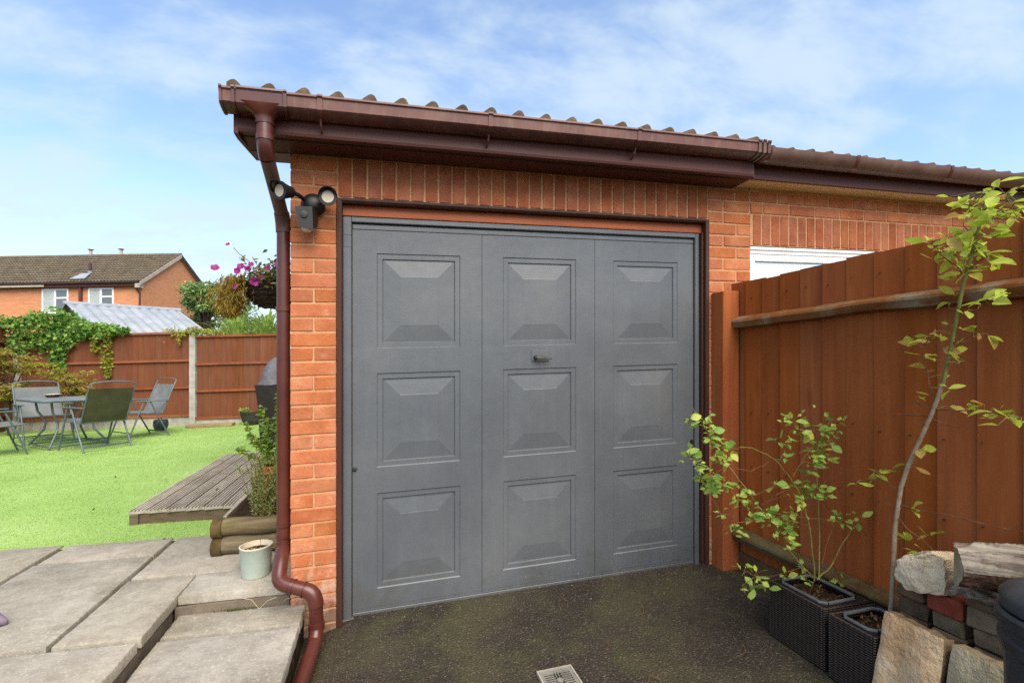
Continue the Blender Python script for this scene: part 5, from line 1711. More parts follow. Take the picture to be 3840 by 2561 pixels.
build(m, 'trailing_stems', MT['leaf_trail'], HBK, kind='stuff')
stm = M()
stm.tube([(-.32, 1.0, 1.86), (-.40, .98, 1.97), (-.46, .97, 2.02), (-.49, .97, 2.055)], .0022, 5, False)
stm.tube([(-.3, 1.0, 1.86), (-.36, .98, 1.96), (-.38, .97, 2.0)], .002, 5, False)
build(stm, 'long_stem', MT['stem_brown'], HBK)
fm = M()
vs = [(0, 0, 0)]
for i in range(20):
    a = 2 * math.pi * i / 20
    r_ = 1 - .16 * (math.cos(a * 5) < -.3)
    vs.append((.55 * math.cos(a), .55 * math.sin(a), .30))
for i in range(20):
    a = 2 * math.pi * i / 20
    r_ = 1 - .14 * max(0, -math.cos(a * 5))
    vs.append((r_ * math.cos(a), r_ * math.sin(a), .36 + .08 * math.cos(a * 5)))
fm.add(vs, [(0, 1 + i, 1 + (i + 1) % 20) for i in range(20)] + [(1 + i, 21 + i, 21 + (i + 1) % 20, 1 + (i + 1) % 20) for i in range(20)])
fmesh = fm.mesh('flower', (0, 0, 0), MT['petal'], 'all', True)
for (x, z, s) in ((-.560, 1.895, .026), (-.425, 1.915, .024), (-.44, 1.885, .022), (-.385, 1.90, .022), (-.335, 1.815, .030), (-.315, 1.79, .028), (-.30, 1.835, .025), (-.455, 1.785, .018), (-.27, 1.905, .022), (-.36, 1.925, .018), (-.21, 1.93, .022), (-.18, 1.86, .024), (-.495, 2.05, .014)):
    d = Vector((rnd.uniform(-.4, .4), -1, rnd.uniform(-.1, .7))).normalized()
    o = inst('flower', fmesh, (x, .86 + rnd.uniform(-.03, .03), z), HBK, tuple(d.to_track_quat('Z', 'Y').to_euler()), s)

# ------------------------------------------------------------------ covered barbecue
BQ = empty('barbecue', (-.85, 5.0, HU), 'tall covered barbecue with black skirt and grey hood cover beyond the deck', 'barbecue')
n = 18
rows2 = [(HU, .275, .24), (.42, .283, .245), (.75, .30, .255), (.98, .325, .27), (1.045, .335, .275)]
vs = []
for (z, a, b) in rows2:
    for k in range(4 * n):
        s = k / n
        e, f_ = int(s), s - int(s)
        p = [(-a + 2 * a * f_, -b), (a, -b + 2 * b * f_), (a - 2 * a * f_, b), (-a, b - 2 * b * f_)][e]
        w = .010 * math.sin(k * 1.25) * (1.1 - z)
        L = math.hypot(*p)
        vs.append((-.85 + p[0] * (1 + w / L), 5.0 + p[1] * (1 + w / L), z))
K = 4 * n
m = M().add(vs, [(r_ * K + k, r_ * K + (k + 1) % K, (r_ + 1) * K + (k + 1) % K, (r_ + 1) * K + k) for r_ in range(4) for k in range(K)] + [tuple(range(4 * K, 5 * K))])
build(m, 'skirt', MT['cover'], BQ, smooth=True)
m = M()
vs = []
for (z, a, b) in ((1.046, .335, .27), (1.06, .325, .265), (1.12, .29, .25), (1.25, .265, .23), (1.36, .215, .18), (1.42, .13, .10), (1.435, .03, .03)):
    for k in range(32):
        t_ = 2 * math.pi * k / 32
        ca, sa = math.cos(t_), math.sin(t_)
        q = (abs(ca) ** 3.2 + abs(sa) ** 3.2) ** (-1 / 3.2)
        w = 1 + .035 * math.sin(k * 2.1 + z * 30) + .02 * math.sin(k * 5.3 - z * 18)
        vs.append((-.85 + a * ca * q * w, 5.0 + b * sa * q * w, z + .006 * math.sin(k * 1.7)))
m.add(vs, [(r_ * 32 + k, r_ * 32 + (k + 1) % 32, (r_ + 1) * 32 + (k + 1) % 32, (r_ + 1) * 32 + k) for r_ in range(6) for k in range(32)] + [tuple(range(6 * 32, 7 * 32))])
build(m, 'hood_cover', MT['cover_grey'], BQ, smooth='all')
build(M().box(-1.2, -1.165, 4.75, 5.1, 1.03, 1.05, .006), 'side_shelf', MT['cover'], BQ)

# ------------------------------------------------------------------ back fence
def fy(x): return 8.44 - .234 * (x + 3.1)


FB = empty('back_fence', (-3.1, 8.44, HU), 'red-brown panel fence with concrete posts at the end of the lawn', 'fence')
fu = Vector((1, -.234, 0)).normalized()
fn = Vector((fu.y, -fu.x, 0))        # towards the viewer


def fpt(x, off, h):
    b = Vector((x, fy(x), h))
    return b + fn * off


def fbox(xa, xb, o0, o1, z0, z1, name, mat, parent=FB, za2=None):
    P = []
    for x in (xa, xb):
        for o in (o0, o1):
            for z in (z0, z1):
                P.append(fpt(x, o, z))
    m = M().add(P, [(0, 1, 3, 2), (4, 6, 7, 5), (0, 4, 5, 1), (2, 3, 7, 6), (0, 2, 6, 4), (1, 5, 7, 3)])
    return build(m, name, MT[mat], parent)


def bay(xa, xb, top):
    fbox(xa, xb, -.02, .02, HU - .05, .37 if top > 2 else .31, 'gravel_board', 'concrete')
    x = xa + .01
    z0 = .372 if top > 2 else .312
    while x < xb - .02:
        w = rnd.uniform(.10, .115)
        e = min(x + w, xb - .005)
        P = [fpt(x, .012, z0), fpt(e + .008, .003, z0), fpt(e + .008, -.004, z0), fpt(x, -.004, z0)]
        Q = [fpt(x, .012, top - .03), fpt(e + .008, .003, top - .03), fpt(e + .008, -.004, top - .03), fpt(x, -.004, top - .03)]
        build(M().add(P + Q, [(3, 2, 1, 0), (4, 5, 6, 7), (0, 1, 5, 4), (1, 2, 6, 5), (2, 3, 7, 6), (3, 0, 4, 7)]), 'board', MT['fence_back'], FB)
        x += w
    for h in (top - .03, top - .575, top - 1.105, z0):
        fbox(xa, xb, .0125, .045, h, h + .045 if h != top - .03 else top + .01, 'rail', 'fence_back_rail')


for (x, h) in ((-6.33, 2.15), (-3.085, 2.15), (-1.26, 2.1), (.6, 2.1)):
    fbox(x - .055, x + .055, -.06, .05, HU - .1, h, 'concrete_post', 'concrete')
bay(-6.95, -6.39, 2.03)
bay(-6.27, -3.145, 2.03)
bay(-3.025, -1.32, 1.95)
bay(-1.2, .54, 1.95)
SF = empty('side_fence', (-6.5, 7.6, HU), 'dark brown fence down the far left side of the lawn', 'fence')
y = 9.15
while y > 5.5:
    build(M().box(-6.52, -6.50 + rnd.uniform(0, .004), y - .115, y, HU, 2.20, 0, .001), 'board', MT['fence_back'], SF)
    y -= .112
for h in (.5, 1.2, 1.9):
    build(M().box(-6.50, -6.455, 5.5, 9.15, h, h + .06), 'rail', MT['fence_back_rail'], SF)

# climbing vine hanging over the fence
CV = empty('climbing_vine', (-5.4, 8.9, HU), 'green creeper hanging in curtains over the left part of the back fence', 'climber')
cols5 = [(-6.55, 2.39, 2.15, .22), (-6.36, 2.38, 1.73, .12), (-6.16, 2.44, 1.6, .18), (-5.96, 2.49, 1.84, .2), (-5.77, 2.49, 1.77, .17), (-5.6, 2.51, 1.29, .17), (-5.46, 2.54, 1.28, .14), (-5.29, 2.45, 1.85, .17), (-5.09, 2.29, 1.95, .18), (-4.9, 2.22, 2.0, .16), (-4.7, 2.20, 1.95, .16), (-4.5, 2.17, 2.04, .16), (-4.3, 2.14, 2.06, .12)]
pts = []
for (x, zt, zb, w) in cols5:
    L = zt - zb
    for _ in range(int(230 * (.3 + L))):
        s = rnd.random()
        pw = w * (1.0 - .5 * s) * .42
        pts.append(fpt(x + rnd.gauss(0, pw), .06 + abs(rnd.gauss(0, .09)) * (1 - .4 * s), zt - L * s + rnd.gauss(0, .03)))
for _ in range(1000):
    x = rnd.uniform(-6.7, -4.5)
    ztop = 2.36 if x < -5.2 else 2.36 - (x + 5.2) * .33
    pts.append(fpt(x, rnd.uniform(-.25, .18), ztop - abs(rnd.gauss(0, .085)) + .05 * math.sin(x * 9)))
m = M().leafs(pts, .072, .25, .55, .75)
build(m, 'foliage', MT['leaf_vine'], CV, kind='stuff')
m = M()
for (x, zt, zb, w) in cols5[::2]:
    m.tube([fpt(x, .03, zt), fpt(x + .04, .05, (zt + zb) / 2), fpt(x, .04, zb)], .006, 5, False)
build(m, 'stems', MT['stem_brown'], CV)
CV2 = empty('climbing_vine', (-4.72, 8.8, 1.2), 'yellowing creeper strand hanging to a point on the back fence', 'climber')
pts = []
for (x, zt, zb, w) in ((-4.87, 2.15, 1.69, .09), (-4.7, 2.15, 1.35, .11), (-4.61, 2.12, 1.26, .07), (-4.62, 1.6, 1.2, .03)):
    for _ in range(150):
        s = rnd.random()
        pts.append(fpt(x + rnd.gauss(0, w * (1 - .6 * s) * .55), .05 + abs(rnd.gauss(0, .04)), zt - (zt - zb) * s))
build(M().leafs(pts, .055, .2, .6, .7), 'foliage', MT['leaf_vine_y'], CV2, kind='stuff')
CV3 = empty('climbing_vine', (-3.15, 8.5, 1.9), 'small green creeper spilling around the concrete post top', 'climber')
pts = []
for _ in range(420):
    x = rnd.gauss(-3.06, .16)
    pts.append(fpt(x, rnd.uniform(-.2, .12), 2.12 - abs(rnd.gauss(0, .06)) - .25 * abs(x + 3.05)))
for _ in range(60):
    s = rnd.random()
    pts.append(fpt(-3.28 - .05 * s, .06 + rnd.uniform(0, .03), 2.05 - .26 * s))
for _ in range(120):
    pts.append(fpt(rnd.uniform(-2.95, -2.5), rnd.uniform(-.15, 0), 2.02 + rnd.gauss(0, .03)))
build(M().leafs(pts, .06, .3, .4, .6), 'foliage', MT['leaf_vine_y'], CV3, kind='stuff')

# maple shrubs in front of the fence
def maple(x, y, zc, spread, hgt, n, label):
    E_ = empty('maple_shrub', (x, y, HU), label, 'shrub', 'feathery maples at the back fence')
    st_, lf = M(), M()
    pts, ow = [], []
    for i in range(26):
        a = rnd.uniform(0, 6.283)
        r_ = spread * rnd.uniform(.3, 1)
        tip = Vector((x + r_ * math.cos(a), y + .6 * r_ * math.sin(a), HU + hgt * rnd.uniform(.45, 1.0)))
        P = arc((x, y, HU), (x + .25 * r_ * math.cos(a), y, tip.z + .12), tip, 6)
        st_.tube(P, [.010 - .0013 * k for k in range(7)], 5, False)
        for k in range(n):
            s = rnd.uniform(-.35, .25)
            q = tip + Vector((math.cos(a) * spread * s + rnd.gauss(0, .06), rnd.gauss(0, .07), -.12 * abs(s) + rnd.gauss(0, .018)))
            pts.append(q)
            ow.append((math.cos(a) * 1.3, 0, -.4))
    lf.leafs(pts, .075, .9, .15, .30, ow)
    build(lf, 'foliage', MT['leaf_maple'], E_, kind='stuff')
    build(st_, 'stems', MT['trunk'], E_)


maple(-6.0, 8.35, 1.4, .5, 1.55, 90, 'feathery yellow-green maple shrub at the left corner of the back fence')
maple(-4.95, 8.2, 1.2, .42, 1.2, 60, 'browner maple shrub behind the garden table')

# pots and timber along the fence
BP_ = empty('glazed_pot', (-3.43, 7.85, HU), 'dark blue glazed round pot by the back fence', 'pot')
build(M().lathe([(.075, 0), (.10, .02), (.122, .09), (.118, .15), (.108, .175), (.114, .185), (.105, .186), (.10, .165)], -3.43, 7.85, HU, 28, 0, (1, 0)), 'body', MT['pot_blue'], BP_, smooth=True)
build(M().lathe([(.002, .168), (.102, .165)], -3.43, 7.85, HU, 20), 'compost', MT['soil'], BP_)
build(M().tube([(-3.45, 7.8, HU + .17), (-3.44, 7.78, HU + .235), (-3.40, 7.78, HU + .235), (-3.40, 7.8, HU + .18)], .016, 6), 'terracotta_shard', MT['terracotta'], BP_)
BR_ = empty('barrel_planter', (-1.93, 8.0, HU), 'half-barrel planter beside the covered barbecue', 'planter')
bb = build(M().lathe([(.15, 0), (.185, .08), (.21, .18), (.225, .255), (.205, .257), (.195, .22)], -1.93, 8.0, HU, 28, 0, (1, 0)), 'staves', MT['barrel'], BR_)
for z, r_ in ((.06, .181), (.20, .217)):
    build(M().lathe([(r_, z), (r_ + .003, z + .001), (r_ + .008, z + .022), (r_ + .004, z + .023)], -1.93, 8.0, HU, 28, 0, (0, 0)), 'hoop', MT['steel_dark'], bb, smooth=True)
build(M().lathe([(.002, .225), (.197, .222)], -1.93, 8.0, HU, 20), 'compost', MT['soil'], BR_)
build(M().leafs([(-2.06 + rnd.gauss(0, .04), 7.95 + rnd.gauss(0, .04), HU + .25 + rnd.uniform(0, .06)) for _ in range(70)], .045, .5, 0, .5), 'seedling', MT['leaf_herb'], BR_, kind='stuff')
m = M().prism([(-3.08, 7.98), (-2.27, 7.90), (-2.25, 8.07), (-2.45, 8.16), (-3.05, 8.14)], HU - .005, HU + .05, .006)
build(m, 'timber_offcut', MT['timber_pale'], None, label='flat weathered plank lying on the turf at the fence foot', cat='plank')

# ------------------------------------------------------------------ garden table and chairs
TB = empty('garden_table', (-4.1, 6.4, HU), 'square grey garden table among four folding chairs', 'table')
TZ = .71
m = M().box(-.46, .46, -.46, .46, TZ - .012, TZ, .006)
build(m, 'table_top', MT['table_top'], TB, raw=True, origin=(0, 0, 0)).location = (0, 0, 0)
m = M()
for s in (-1, 1):
    m.tube([(-.455, s * .455, TZ - .022), (.455, s * .455, TZ - .022)], .016, 10)
    m.tube([(s * .455, -.455, TZ - .022), (s * .455, .455, TZ - .022)], .016, 10)
build(m, 'top_frame', MT['metal_green'], TB, raw=True, origin=(0, 0, 0), smooth=True).location = (0, 0, 0)
for sx in (-1, 1):
    for sy in (-1, 1):
        P = [(sx * .30, sy * .30, TZ - .03), (sx * .28, sy * .28, .52), (sx * .20, sy * .22, .36), (sx * .22, sy * .24, .24), (sx * .33, sy * .36, .05), (sx * .35, sy * .38, .012)]
        build(M().tube(P, .015, 10), 'leg', MT['metal_green'], TB, raw=True, origin=(0, 0, 0), smooth=True).location = (0, 0, 0)
m = M()
for s in (-1, 1):
    m.tube([(-.34, s * .37, .03), (.34, s * .37, .03)], .012, 8)
    m.tube([(s * .34, -.37, .03), (s * .34, .37, .03)], .012, 8)
build(m, 'base_rail', MT['metal_green'], TB, raw=True, origin=(0, 0, 0), smooth=True).location = (0, 0, 0)
TB.rotation_euler = (0, 0, R(45))
AT = empty('ashtray', (-4.42, 6.62, HU + TZ), 'small dark dish on the garden table', 'dish')
build(M().lathe([(.07, 0), (.10, .035), (.104, .04), (.095, .04), (.085, .02), (.01, .016)], -4.42, 6.62, HU + TZ + .012, 24), 'bowl', MT['bark_dark'], AT, smooth=True)
build(M().lathe([(.104, .041), (.106, .048), (.090, .048), (.09, .04)], -4.42, 6.62, HU + TZ + .012, 24), 'pale_rim', MT['pot_rim'], AT, smooth=True)


def chair(sling):
    C = empty('garden_chair', (0, 0, 0), 'x', 'chair', 'folding garden chairs round the table', True)

    def part(m, name, mat, smooth=True):
        return build(m, name, MT[mat], C, raw=True, origin=(0, 0, 0), smooth=smooth)
    W = .27
    # sling back and seat
    for (name, a, b, mat) in (('back_sling', (-.21, .40), (-.40, .87), sling), ('seat_sling', (-.19, .405), (.25, .43), 'sling')):
        vs = []
        n = 6
        for i in range(n + 1):
            s = i / n
            for k in range(5):
                u = -1 + 2 * k / 4
                sag = .018 * (1 - u * u) * math.sin(math.pi * s)
                y_, z_ = a[0] + (b[0] - a[0]) * s, a[1] + (b[1] - a[1]) * s
                vs.append((u * W, y_ - (sag if name == 'back_sling' else 0), z_ - (sag if name == 'seat_sling' else 0)))
        fs = [(i * 5 + k, i * 5 + k + 1, i * 5 + 6 + k, i * 5 + 5 + k) for i in range(n) for k in range(4)]
        nn = len(vs)
        vs2 = [(x, y_ - .004, z_ - .004) for x, y_, z_ in vs]
        mm = M().add(vs, fs).add(vs2, [f_[::-1] for f_ in fs])
        part(mm, name, mat, 'all')
    top = [(W + .012, -.205, .39), (W + .012, -.40, .875), (W + .010, -.43, .935), (W - .03, -.437, .952), (W * .4, -.444, .968), (0, -.446, .972), (-W * .4, -.444, .968), (-W + .03, -.437, .952), (-W - .010, -.43, .935), (-W - .012, -.40, .875), (-W - .012, -.205, .39)]
    part(M().tube(top, .011, 10), 'back_frame', 'metal_green')
    part(M().tube([(-W - .012, -.205, .395), (W + .012, -.205, .395)], .012, 8).tube([(-W - .012, .25, .425), (W + .012, .25, .425)], .012, 8)
         .tube([(-W - .012, -.205, .395), (-W - .012, .25, .425)], .012, 8).tube([(W + .012, -.205, .395), (W + .012, .25, .425)], .012, 8), 'seat_frame', 'metal_green')
    for s in (-1, 1):
        x = s * (W + .028)
        part(M().tube([(x, .07, .60), (x, .14, .42), (x, .27, .06), (x, .29, .0)], .012, 10), 'front_leg', 'metal_green')
        part(M().tube([(x, -.02, .60), (x, -.10, .42), (x, -.28, .06), (x, -.31, .0)], .012, 10), 'rear_leg', 'metal_green')
        part(M().box(x - .022, x + .022, -.30, .20, .598, .616, .006), 'armrest', 'metal_green')
    part(M().tube([(-W - .028, -.275, .07), (W + .028, -.275, .07)], .011, 8), 'rear_rail', 'metal_green')
    part(M().tube([(-W - .028, .255, .10), (W + .028, .255, .10)], .009, 8), 'front_rail', 'metal_green')
    return C


c_dark = chair('sling_dark')
c_light = chair('sling')
spots = [(c_dark, (-3.50, 5.83), 52, 'folding chair with dark olive back seen from behind, nearest the viewer'),
         (c_light, (-4.80, 7.12), 222, 'grey sling chair behind the table facing the viewer'),
         (None, (-3.42, 6.98), 137, 'grey sling chair at the right of the table, leaning away, before the fence'),
         (None, (-4.62, 5.72), -51, 'grey folding chair cut by the left edge of the picture')]
for (o, p, a, lb) in spots:
    if o is None:
        o = copy_tree(c_light)
    o.location = S((p[0], p[1], HU - .008))
    o.rotation_euler = (0, 0, R(a))
    o['label'] = lb

# fallen leaves on the turf and drive
for (x, y, h, lb) in ((-1.75, 2.05, HU + .006, 'brown curled leaf fallen on the turf, nearest the paving'), (-1.6, 3.0, HU + .008, 'brown leaf on the turf beside the long edge of the deck'), (-.96, 2.2, DH + .003, 'brown leaf on the deck, farther from its front edge'), (-.85, 1.95, DH + .003, 'brown leaf on the deck, close to its front edge'), (-2.2, 3.4, HU + .008, 'brown leaf on open turf between chairs and deck'), (-.9, 1.02, HU + .004, 'yellowish leaf lying where turf meets the paving joint')):
    mm = M().leafs([(x, y, h)], .05, 2.5, 0, .6)
    build(mm, 'fallen_leaf', MT['dead_leaf'], None, label=lb, cat='leaf', group='fallen leaves')
m = M()
m.leafs([(rnd.uniform(.25, .5), rnd.uniform(-.16, -.03), -.02) for _ in range(16)] + [(rnd.uniform(1.9, 2.45), -.02 - abs(rnd.gauss(0, .08)), .004) for _ in range(60)] + [(2.46 - abs(rnd.gauss(0, .05)), rnd.uniform(-.75, -.12), .004) for _ in range(40)] + [(rnd.uniform(.3, 2.2), .02 - abs(rnd.gauss(0, .03)), .001) for _ in range(60)] + [(rnd.uniform(.4, 2.1), rnd.uniform(-1.0, -.1), .004) for _ in range(26)], .010, 2.5, 0, .5)
build(m, 'leaf_scraps', MT['scrap'], None, label='tiny pale leaf scraps and chips scattered on the tarmac', cat='debris', kind='stuff')
m = M()
for _ in range(7):
    x, y = rnd.uniform(1.3, 2.0), rnd.uniform(-1.0, -.2)
    a = rnd.uniform(0, 3.1)
    L = rnd.uniform(.05, .12)
    m.tube([(x, y, .003), (x + L * .5 * math.cos(a), y + L * .5 * math.sin(a), .006), (x + L * math.cos(a + .4), y + L * math.sin(a + .4), .003)], .0014, 5)
build(m, 'twig_scraps', MT['stem_brown'], None, label='thin dry twigs lying on the tarmac', cat='debris', kind='stuff')
# dry grass stalks and moss at the step
m = M()
for a, b in (((-.14, .02, .118), (-.20, -.01, .19)), ((-.14, .02, .118), (-.06, .0, .17)), ((-.05, .04, .115), (.0, .02, .15))):
    m.tube([a, ((a[0] + b[0]) / 2, (a[1] + b[1]) / 2, b[2] * .8 + .02), b], .0011, 4)
build(m, 'dry_grass', MT['pot_rim'], None, label='dry straw stalks at the foot of the paving step', cat='grass', kind='stuff')
m = M()
pts = [(x, .072 - .09 * (x + .51) + rnd.uniform(-.012, .01), HL + rnd.uniform(0, .006)) for x in [rnd.gauss(-.24, .05) for _ in range(420)]]
for _ in range(420):
    s = rnd.random()
    c_ = rnd.choice((0, 0, 1, 2))
    if c_ == 0: q = (-.837 + rnd.gauss(0, .004), -.25 + 1.28 * s)
    elif c_ == 1: q = (-1.466 + rnd.gauss(0, .006), .1 + 1.0 * s)
    else: q = (-1.4 + .9 * s, -.25 - .11 * (-1.4 + .9 * s + .83) + rnd.gauss(0, .004))
    pts.append((q[0], q[1], HU - .022 + rnd.uniform(0, .012)))
m.leafs(pts, .007, 1.2, -.5, .5)
build(m, 'moss', MT['moss'], None, label='green moss and weeds in the paving joints and step foot', cat='moss', kind='stuff')

# ------------------------------------------------------------------ shed with grey sheet roof beyond the fence
A, B = Vector((-6.33, 10.712, 2.85)), Vector((-4.605, 12.129, 2.85))
u = (B - A).normalized()
w_ = Vector((u.y, -u.x, 0))
SH = empty('shed', (-5.0, 11.5, 0), 'garden shed with pale grey corrugated roof beyond the back fence', 'shed')
L = (B - A).length
slope = .62
for side in (1, -1):
    m = M()
    nn = 88
    vs = []
    for lay in (0, 1):
        for i in range(nn + 1):
            s = L * i / nn
            zc = .035 * (.5 + .5 * math.sin(2 * math.pi * s / (L / 11))) - lay * .01
            for t_ in (0, 2.0):
                p = A + u * s + w_ * side * t_
                vs.append((p.x, p.y, A.z - t_ * .40 + zc))
    k = (nn + 1) * 2
    fs = [(i * 2, i * 2 + 1, i * 2 + 3, i * 2 + 2) for i in range(nn)] + [(k + i * 2, k + i * 2 + 2, k + i * 2 + 3, k + i * 2 + 1) for i in range(nn)]
    fs += [(i * 2 + 1, k + i * 2 + 1, k + i * 2 + 3, i * 2 + 3) for i in range(nn)]
    m.add(vs, fs)
    build(m, 'roof_sheet', MT['metal_roof'], SH, smooth='all')
m = M().tube([A - u * .05 + Vector((0, 0, .03)), B + u * .05 + Vector((0, 0, .03))], .06, 8, True, .5)
build(m, 'ridge_cap', MT['metal_roof'], SH)
m = M()
c1_, c2_ = A + u * .08 + w_ * 1.75, B - u * .08 + w_ * 1.75
c3_, c4_ = B - u * .08 - w_ * 1.75, A + u * .08 - w_ * 1.75
poly = [(p.x, p.y) for p in (c1_, c2_, c3_, c4_)]
m.prism(poly, -.1, 2.1)
m.add([(A + u * .08 + w_ * 1.75 - Vector((0, 0, .72))), (A + u * .08 - w_ * 1.75 - Vector((0, 0, .72))), A + u * .08 - Vector((0, 0, .03))], [(0, 1, 2)])
m.add([(B - u * .08 + w_ * 1.75 - Vector((0, 0, .72))), (B - u * .08 - w_ * 1.75 - Vector((0, 0, .72))), B - u * .08 - Vector((0, 0, .03))], [(0, 1, 2)])
build(m, 'walls', MT['dark_trim'], SH)

# ------------------------------------------------------------------ the house behind
H0 = Vector((-10.7, 25.4, 0))
hu_ = Vector((-.976, .219, 0)).normalized()     # along the front, leftwards
hw = Vector((.219, .976, 0)).normalized()       # into the gable
EH, RH, DPT, LEN = 5.60, 7.62, 5.8, 14.0
HS = empty('house', (-14, 28, 0), 'orange brick house with brown tiled roof beyond the garden', 'house')


def hp(a, b, z):
    p = H0 + hu_ * a + hw * b
    return Vector((p.x, p.y, z))


def hbox(a0, a1, b0, b1, z0, z1, name, mat, parent=None):
    P = [hp(a, b, z) for a in (a0, a1) for b in (b0, b1) for z in (z0, z1)]
    m = M().add(P, [(0, 1, 3, 2), (4, 6, 7, 5), (0, 4, 5, 1), (2, 3, 7, 6), (0, 2, 6, 4), (1, 5, 7, 3)])
    return build(m, name, MT[mat], parent or HS)


m = M()
P = [hp(a, b, z) for a in (0, LEN) for (b, z) in ((0, -.3), (0, EH + .02), (DPT / 2, RH - .1), (DPT, EH + .02), (DPT, -.3))]
m.add(P, [(0, 1, 2, 3, 4), (9, 8, 7, 6, 5), (0, 5, 6, 1), (4, 3, 8, 9)])
# local frame aligned with the walls so the bond follows them
wob = build(m, 'wall', MT['house_brick'], HS)
hbox(-.02, LEN, -.22, -.20, EH - .12, EH + .06, 'fascia', 'fascia')
hbox(-.02, LEN, -.20, 0, EH - .12, EH - .10, 'soffit', 'dark_trim')
gt_ = build(M().tube([hp(-.05, -.27, EH + .06), hp(LEN, -.27, EH + .06)], .06, 10), 'gutter', MT['dark_trim'], HS)
build(M().tube([hp(.22, -.27, EH + .02), hp(.22, -.24, EH - .1), hp(.05, -.06, EH - .45), hp(.05, -.06, 0)], .04, 8), 'downpipe', MT['dark_trim'], HS)
build(M().tube([hp(5.75 * .5 - .05, -.07, EH - .1), hp(5.75 * .5 - .05, -.07, 0)], .075, 10), 'soil_pipe', MT['pvc'], HS)
hbox(4.35, LEN, -.275, -.255, EH - .1, EH + .0, 'pale_fascia', 'barge')
SL = math.hypot(DPT / 2 + .3, RH - EH)
for sgn, b0 in ((1, -.3), (-1, DPT + .3)):
    pass
sv = Vector((0, 0, RH - EH - .02)) + hw * (DPT / 2 + .3)
ln = sv.length
sv.normalize()
nrm = (-hu_).cross(sv).normalized()
if nrm.z < 0: nrm = -nrm
E0 = hp(0, -.3, EH + .06)
rf = M()
q = [hp(-.12, -.3, EH + .05), hp(LEN, -.3, EH + .05), hp(LEN, DPT / 2, RH + .03), hp(-.12, DPT / 2, RH + .03), hp(LEN, DPT + .3, EH + .05), hp(-.12, DPT + .3, EH + .05)]
rf.add(q, [(0, 1, 2, 3), (3, 2, 4, 5)])
hroof = build(rf, 'roof', MT['tile'], HS)
NR, NCx = 12, 25
gau = ln / NR
tw = .31
ht = M()
prof = [(0, .01), (.03, .012), (.055, .04), (.085, .055), (.115, .04), (.14, .012), (.155, .008), (.185, .012), (.21, .04), (.24, .055), (.27, .04), (.295, .012), (.31, .01)]
vs = []
for t_ in (0, 1):
    for (x, z) in prof:
        vs.append(hu_ * (-x) * -1 + sv * (gau * 1.12 * t_) + nrm * (z + (.055 if t_ == 0 else .004)))
k = len(prof)
for (x, z) in prof:
    vs.append(hu_ * x + nrm * (z + .004))
ht.add(vs, [(i, k + i, k + i + 1, i + 1) for i in range(k - 1)] + [(i, i + 1, 2 * k + i + 1, 2 * k + i) for i in range(k - 1)])
hmesh = ht.mesh('tile', (0, 0, 0), MT['tile'], True)
rest = M()
for r_ in range(NR):
    for c_ in range(NCx + 18):
        p = E0 + hu_ * (-.13 + tw * c_) + sv * (gau * r_)
        if c_ < NCx:
            inst('tile', hmesh, p, hroof)
        else:
            rest.add([Vector(v_) + p for v_ in ht.v], ht.f)
build(rest, 'further_tiles', MT['tile'], hroof, kind='stuff', smooth=True)
rt = M()
for i in range(30):
    a = hp(-.12 + i * .45, DPT / 2, RH + .03)
    b = hp(-.12 + i * .45 + .44, DPT / 2, RH + .03)
    build(M().tube([a, b], .10, 10), 'ridge_tile', MT['tile'], hroof, smooth=True)
# verge boards on the gable
for (b0, b1) in ((-.32, DPT / 2), (DPT + .32, DPT / 2)):
    P = []
    for a in (-.16, -.12):
        P += [hp(a, b0, EH - .12), hp(a, b0, EH + .06), hp(a, b1, RH + .05), hp(a, b1, RH - .15)]
    m = M().add(P, [(0, 1, 2, 3), (7, 6, 5, 4), (0, 4, 5, 1), (1, 5, 6, 2), (2, 6, 7, 3), (3, 7, 4, 0)])
    build(m, 'bargeboard', MT['barge' if b0 < 0 else 'dark_trim'], HS)
    P = []
    for a in (-.12, .0):
        P += [hp(a, b0, EH - .10), hp(a, b1, RH - .12), hp(a, b1, RH - .10), hp(a, b0, EH - .08)]
    m = M().add(P, [(0, 1, 2, 3), (7, 6, 5, 4), (0, 4, 5, 1), (1, 5, 6, 2), (2, 6, 7, 3), (3, 7, 4, 0)])
    build(m, 'verge_soffit', MT['barge'], HS)
hbox(-.10, .12, -.30, -.02, EH - .22, EH - .02, 'verge_box', 'barge')
for a in (4.05 * 1.0, 5.75):
    pass


def hwindow(a0, a1, z0, z1):
    f = hbox(a0, a1, -.03, .05, z0, z1, 'window', 'white')
    mid = a0 + (a1 - a0) * .50
    t_ = .075
    hbox(mid + t_ * .7, a1 - t_, -.034, -.02, z0 + t_, z1 - t_, 'pane', 'curtain', f)
    hbox(a0 + t_, mid - t_ * .7, -.034, -.02, z0 + t_, z0 + (z1 - z0) * .62 - t_ * .4, 'pane', 'glass', f)
    hbox(a0 + t_, mid - t_ * .7, -.034, -.02, z0 + (z1 - z0) * .62 + t_ * .6, z1 - t_, 'pane', 'glass', f)
    hbox(a0 - .06, a1 + .06, -.09, -.031, z0 - .05, z0, 'sill', 'white', f)
    for (c0, c1) in ((a0, mid), (mid, a1)):
        pass


hwindow(1.30, 2.50, EH - 1.30, EH - .16)
hwindow(3.42, 4.66, EH - 1.36, EH - .16)
hwindow(7.2, 8.4, EH - 1.36, EH - .16)
hwindow(1.4, 2.6, .9, 2.1)
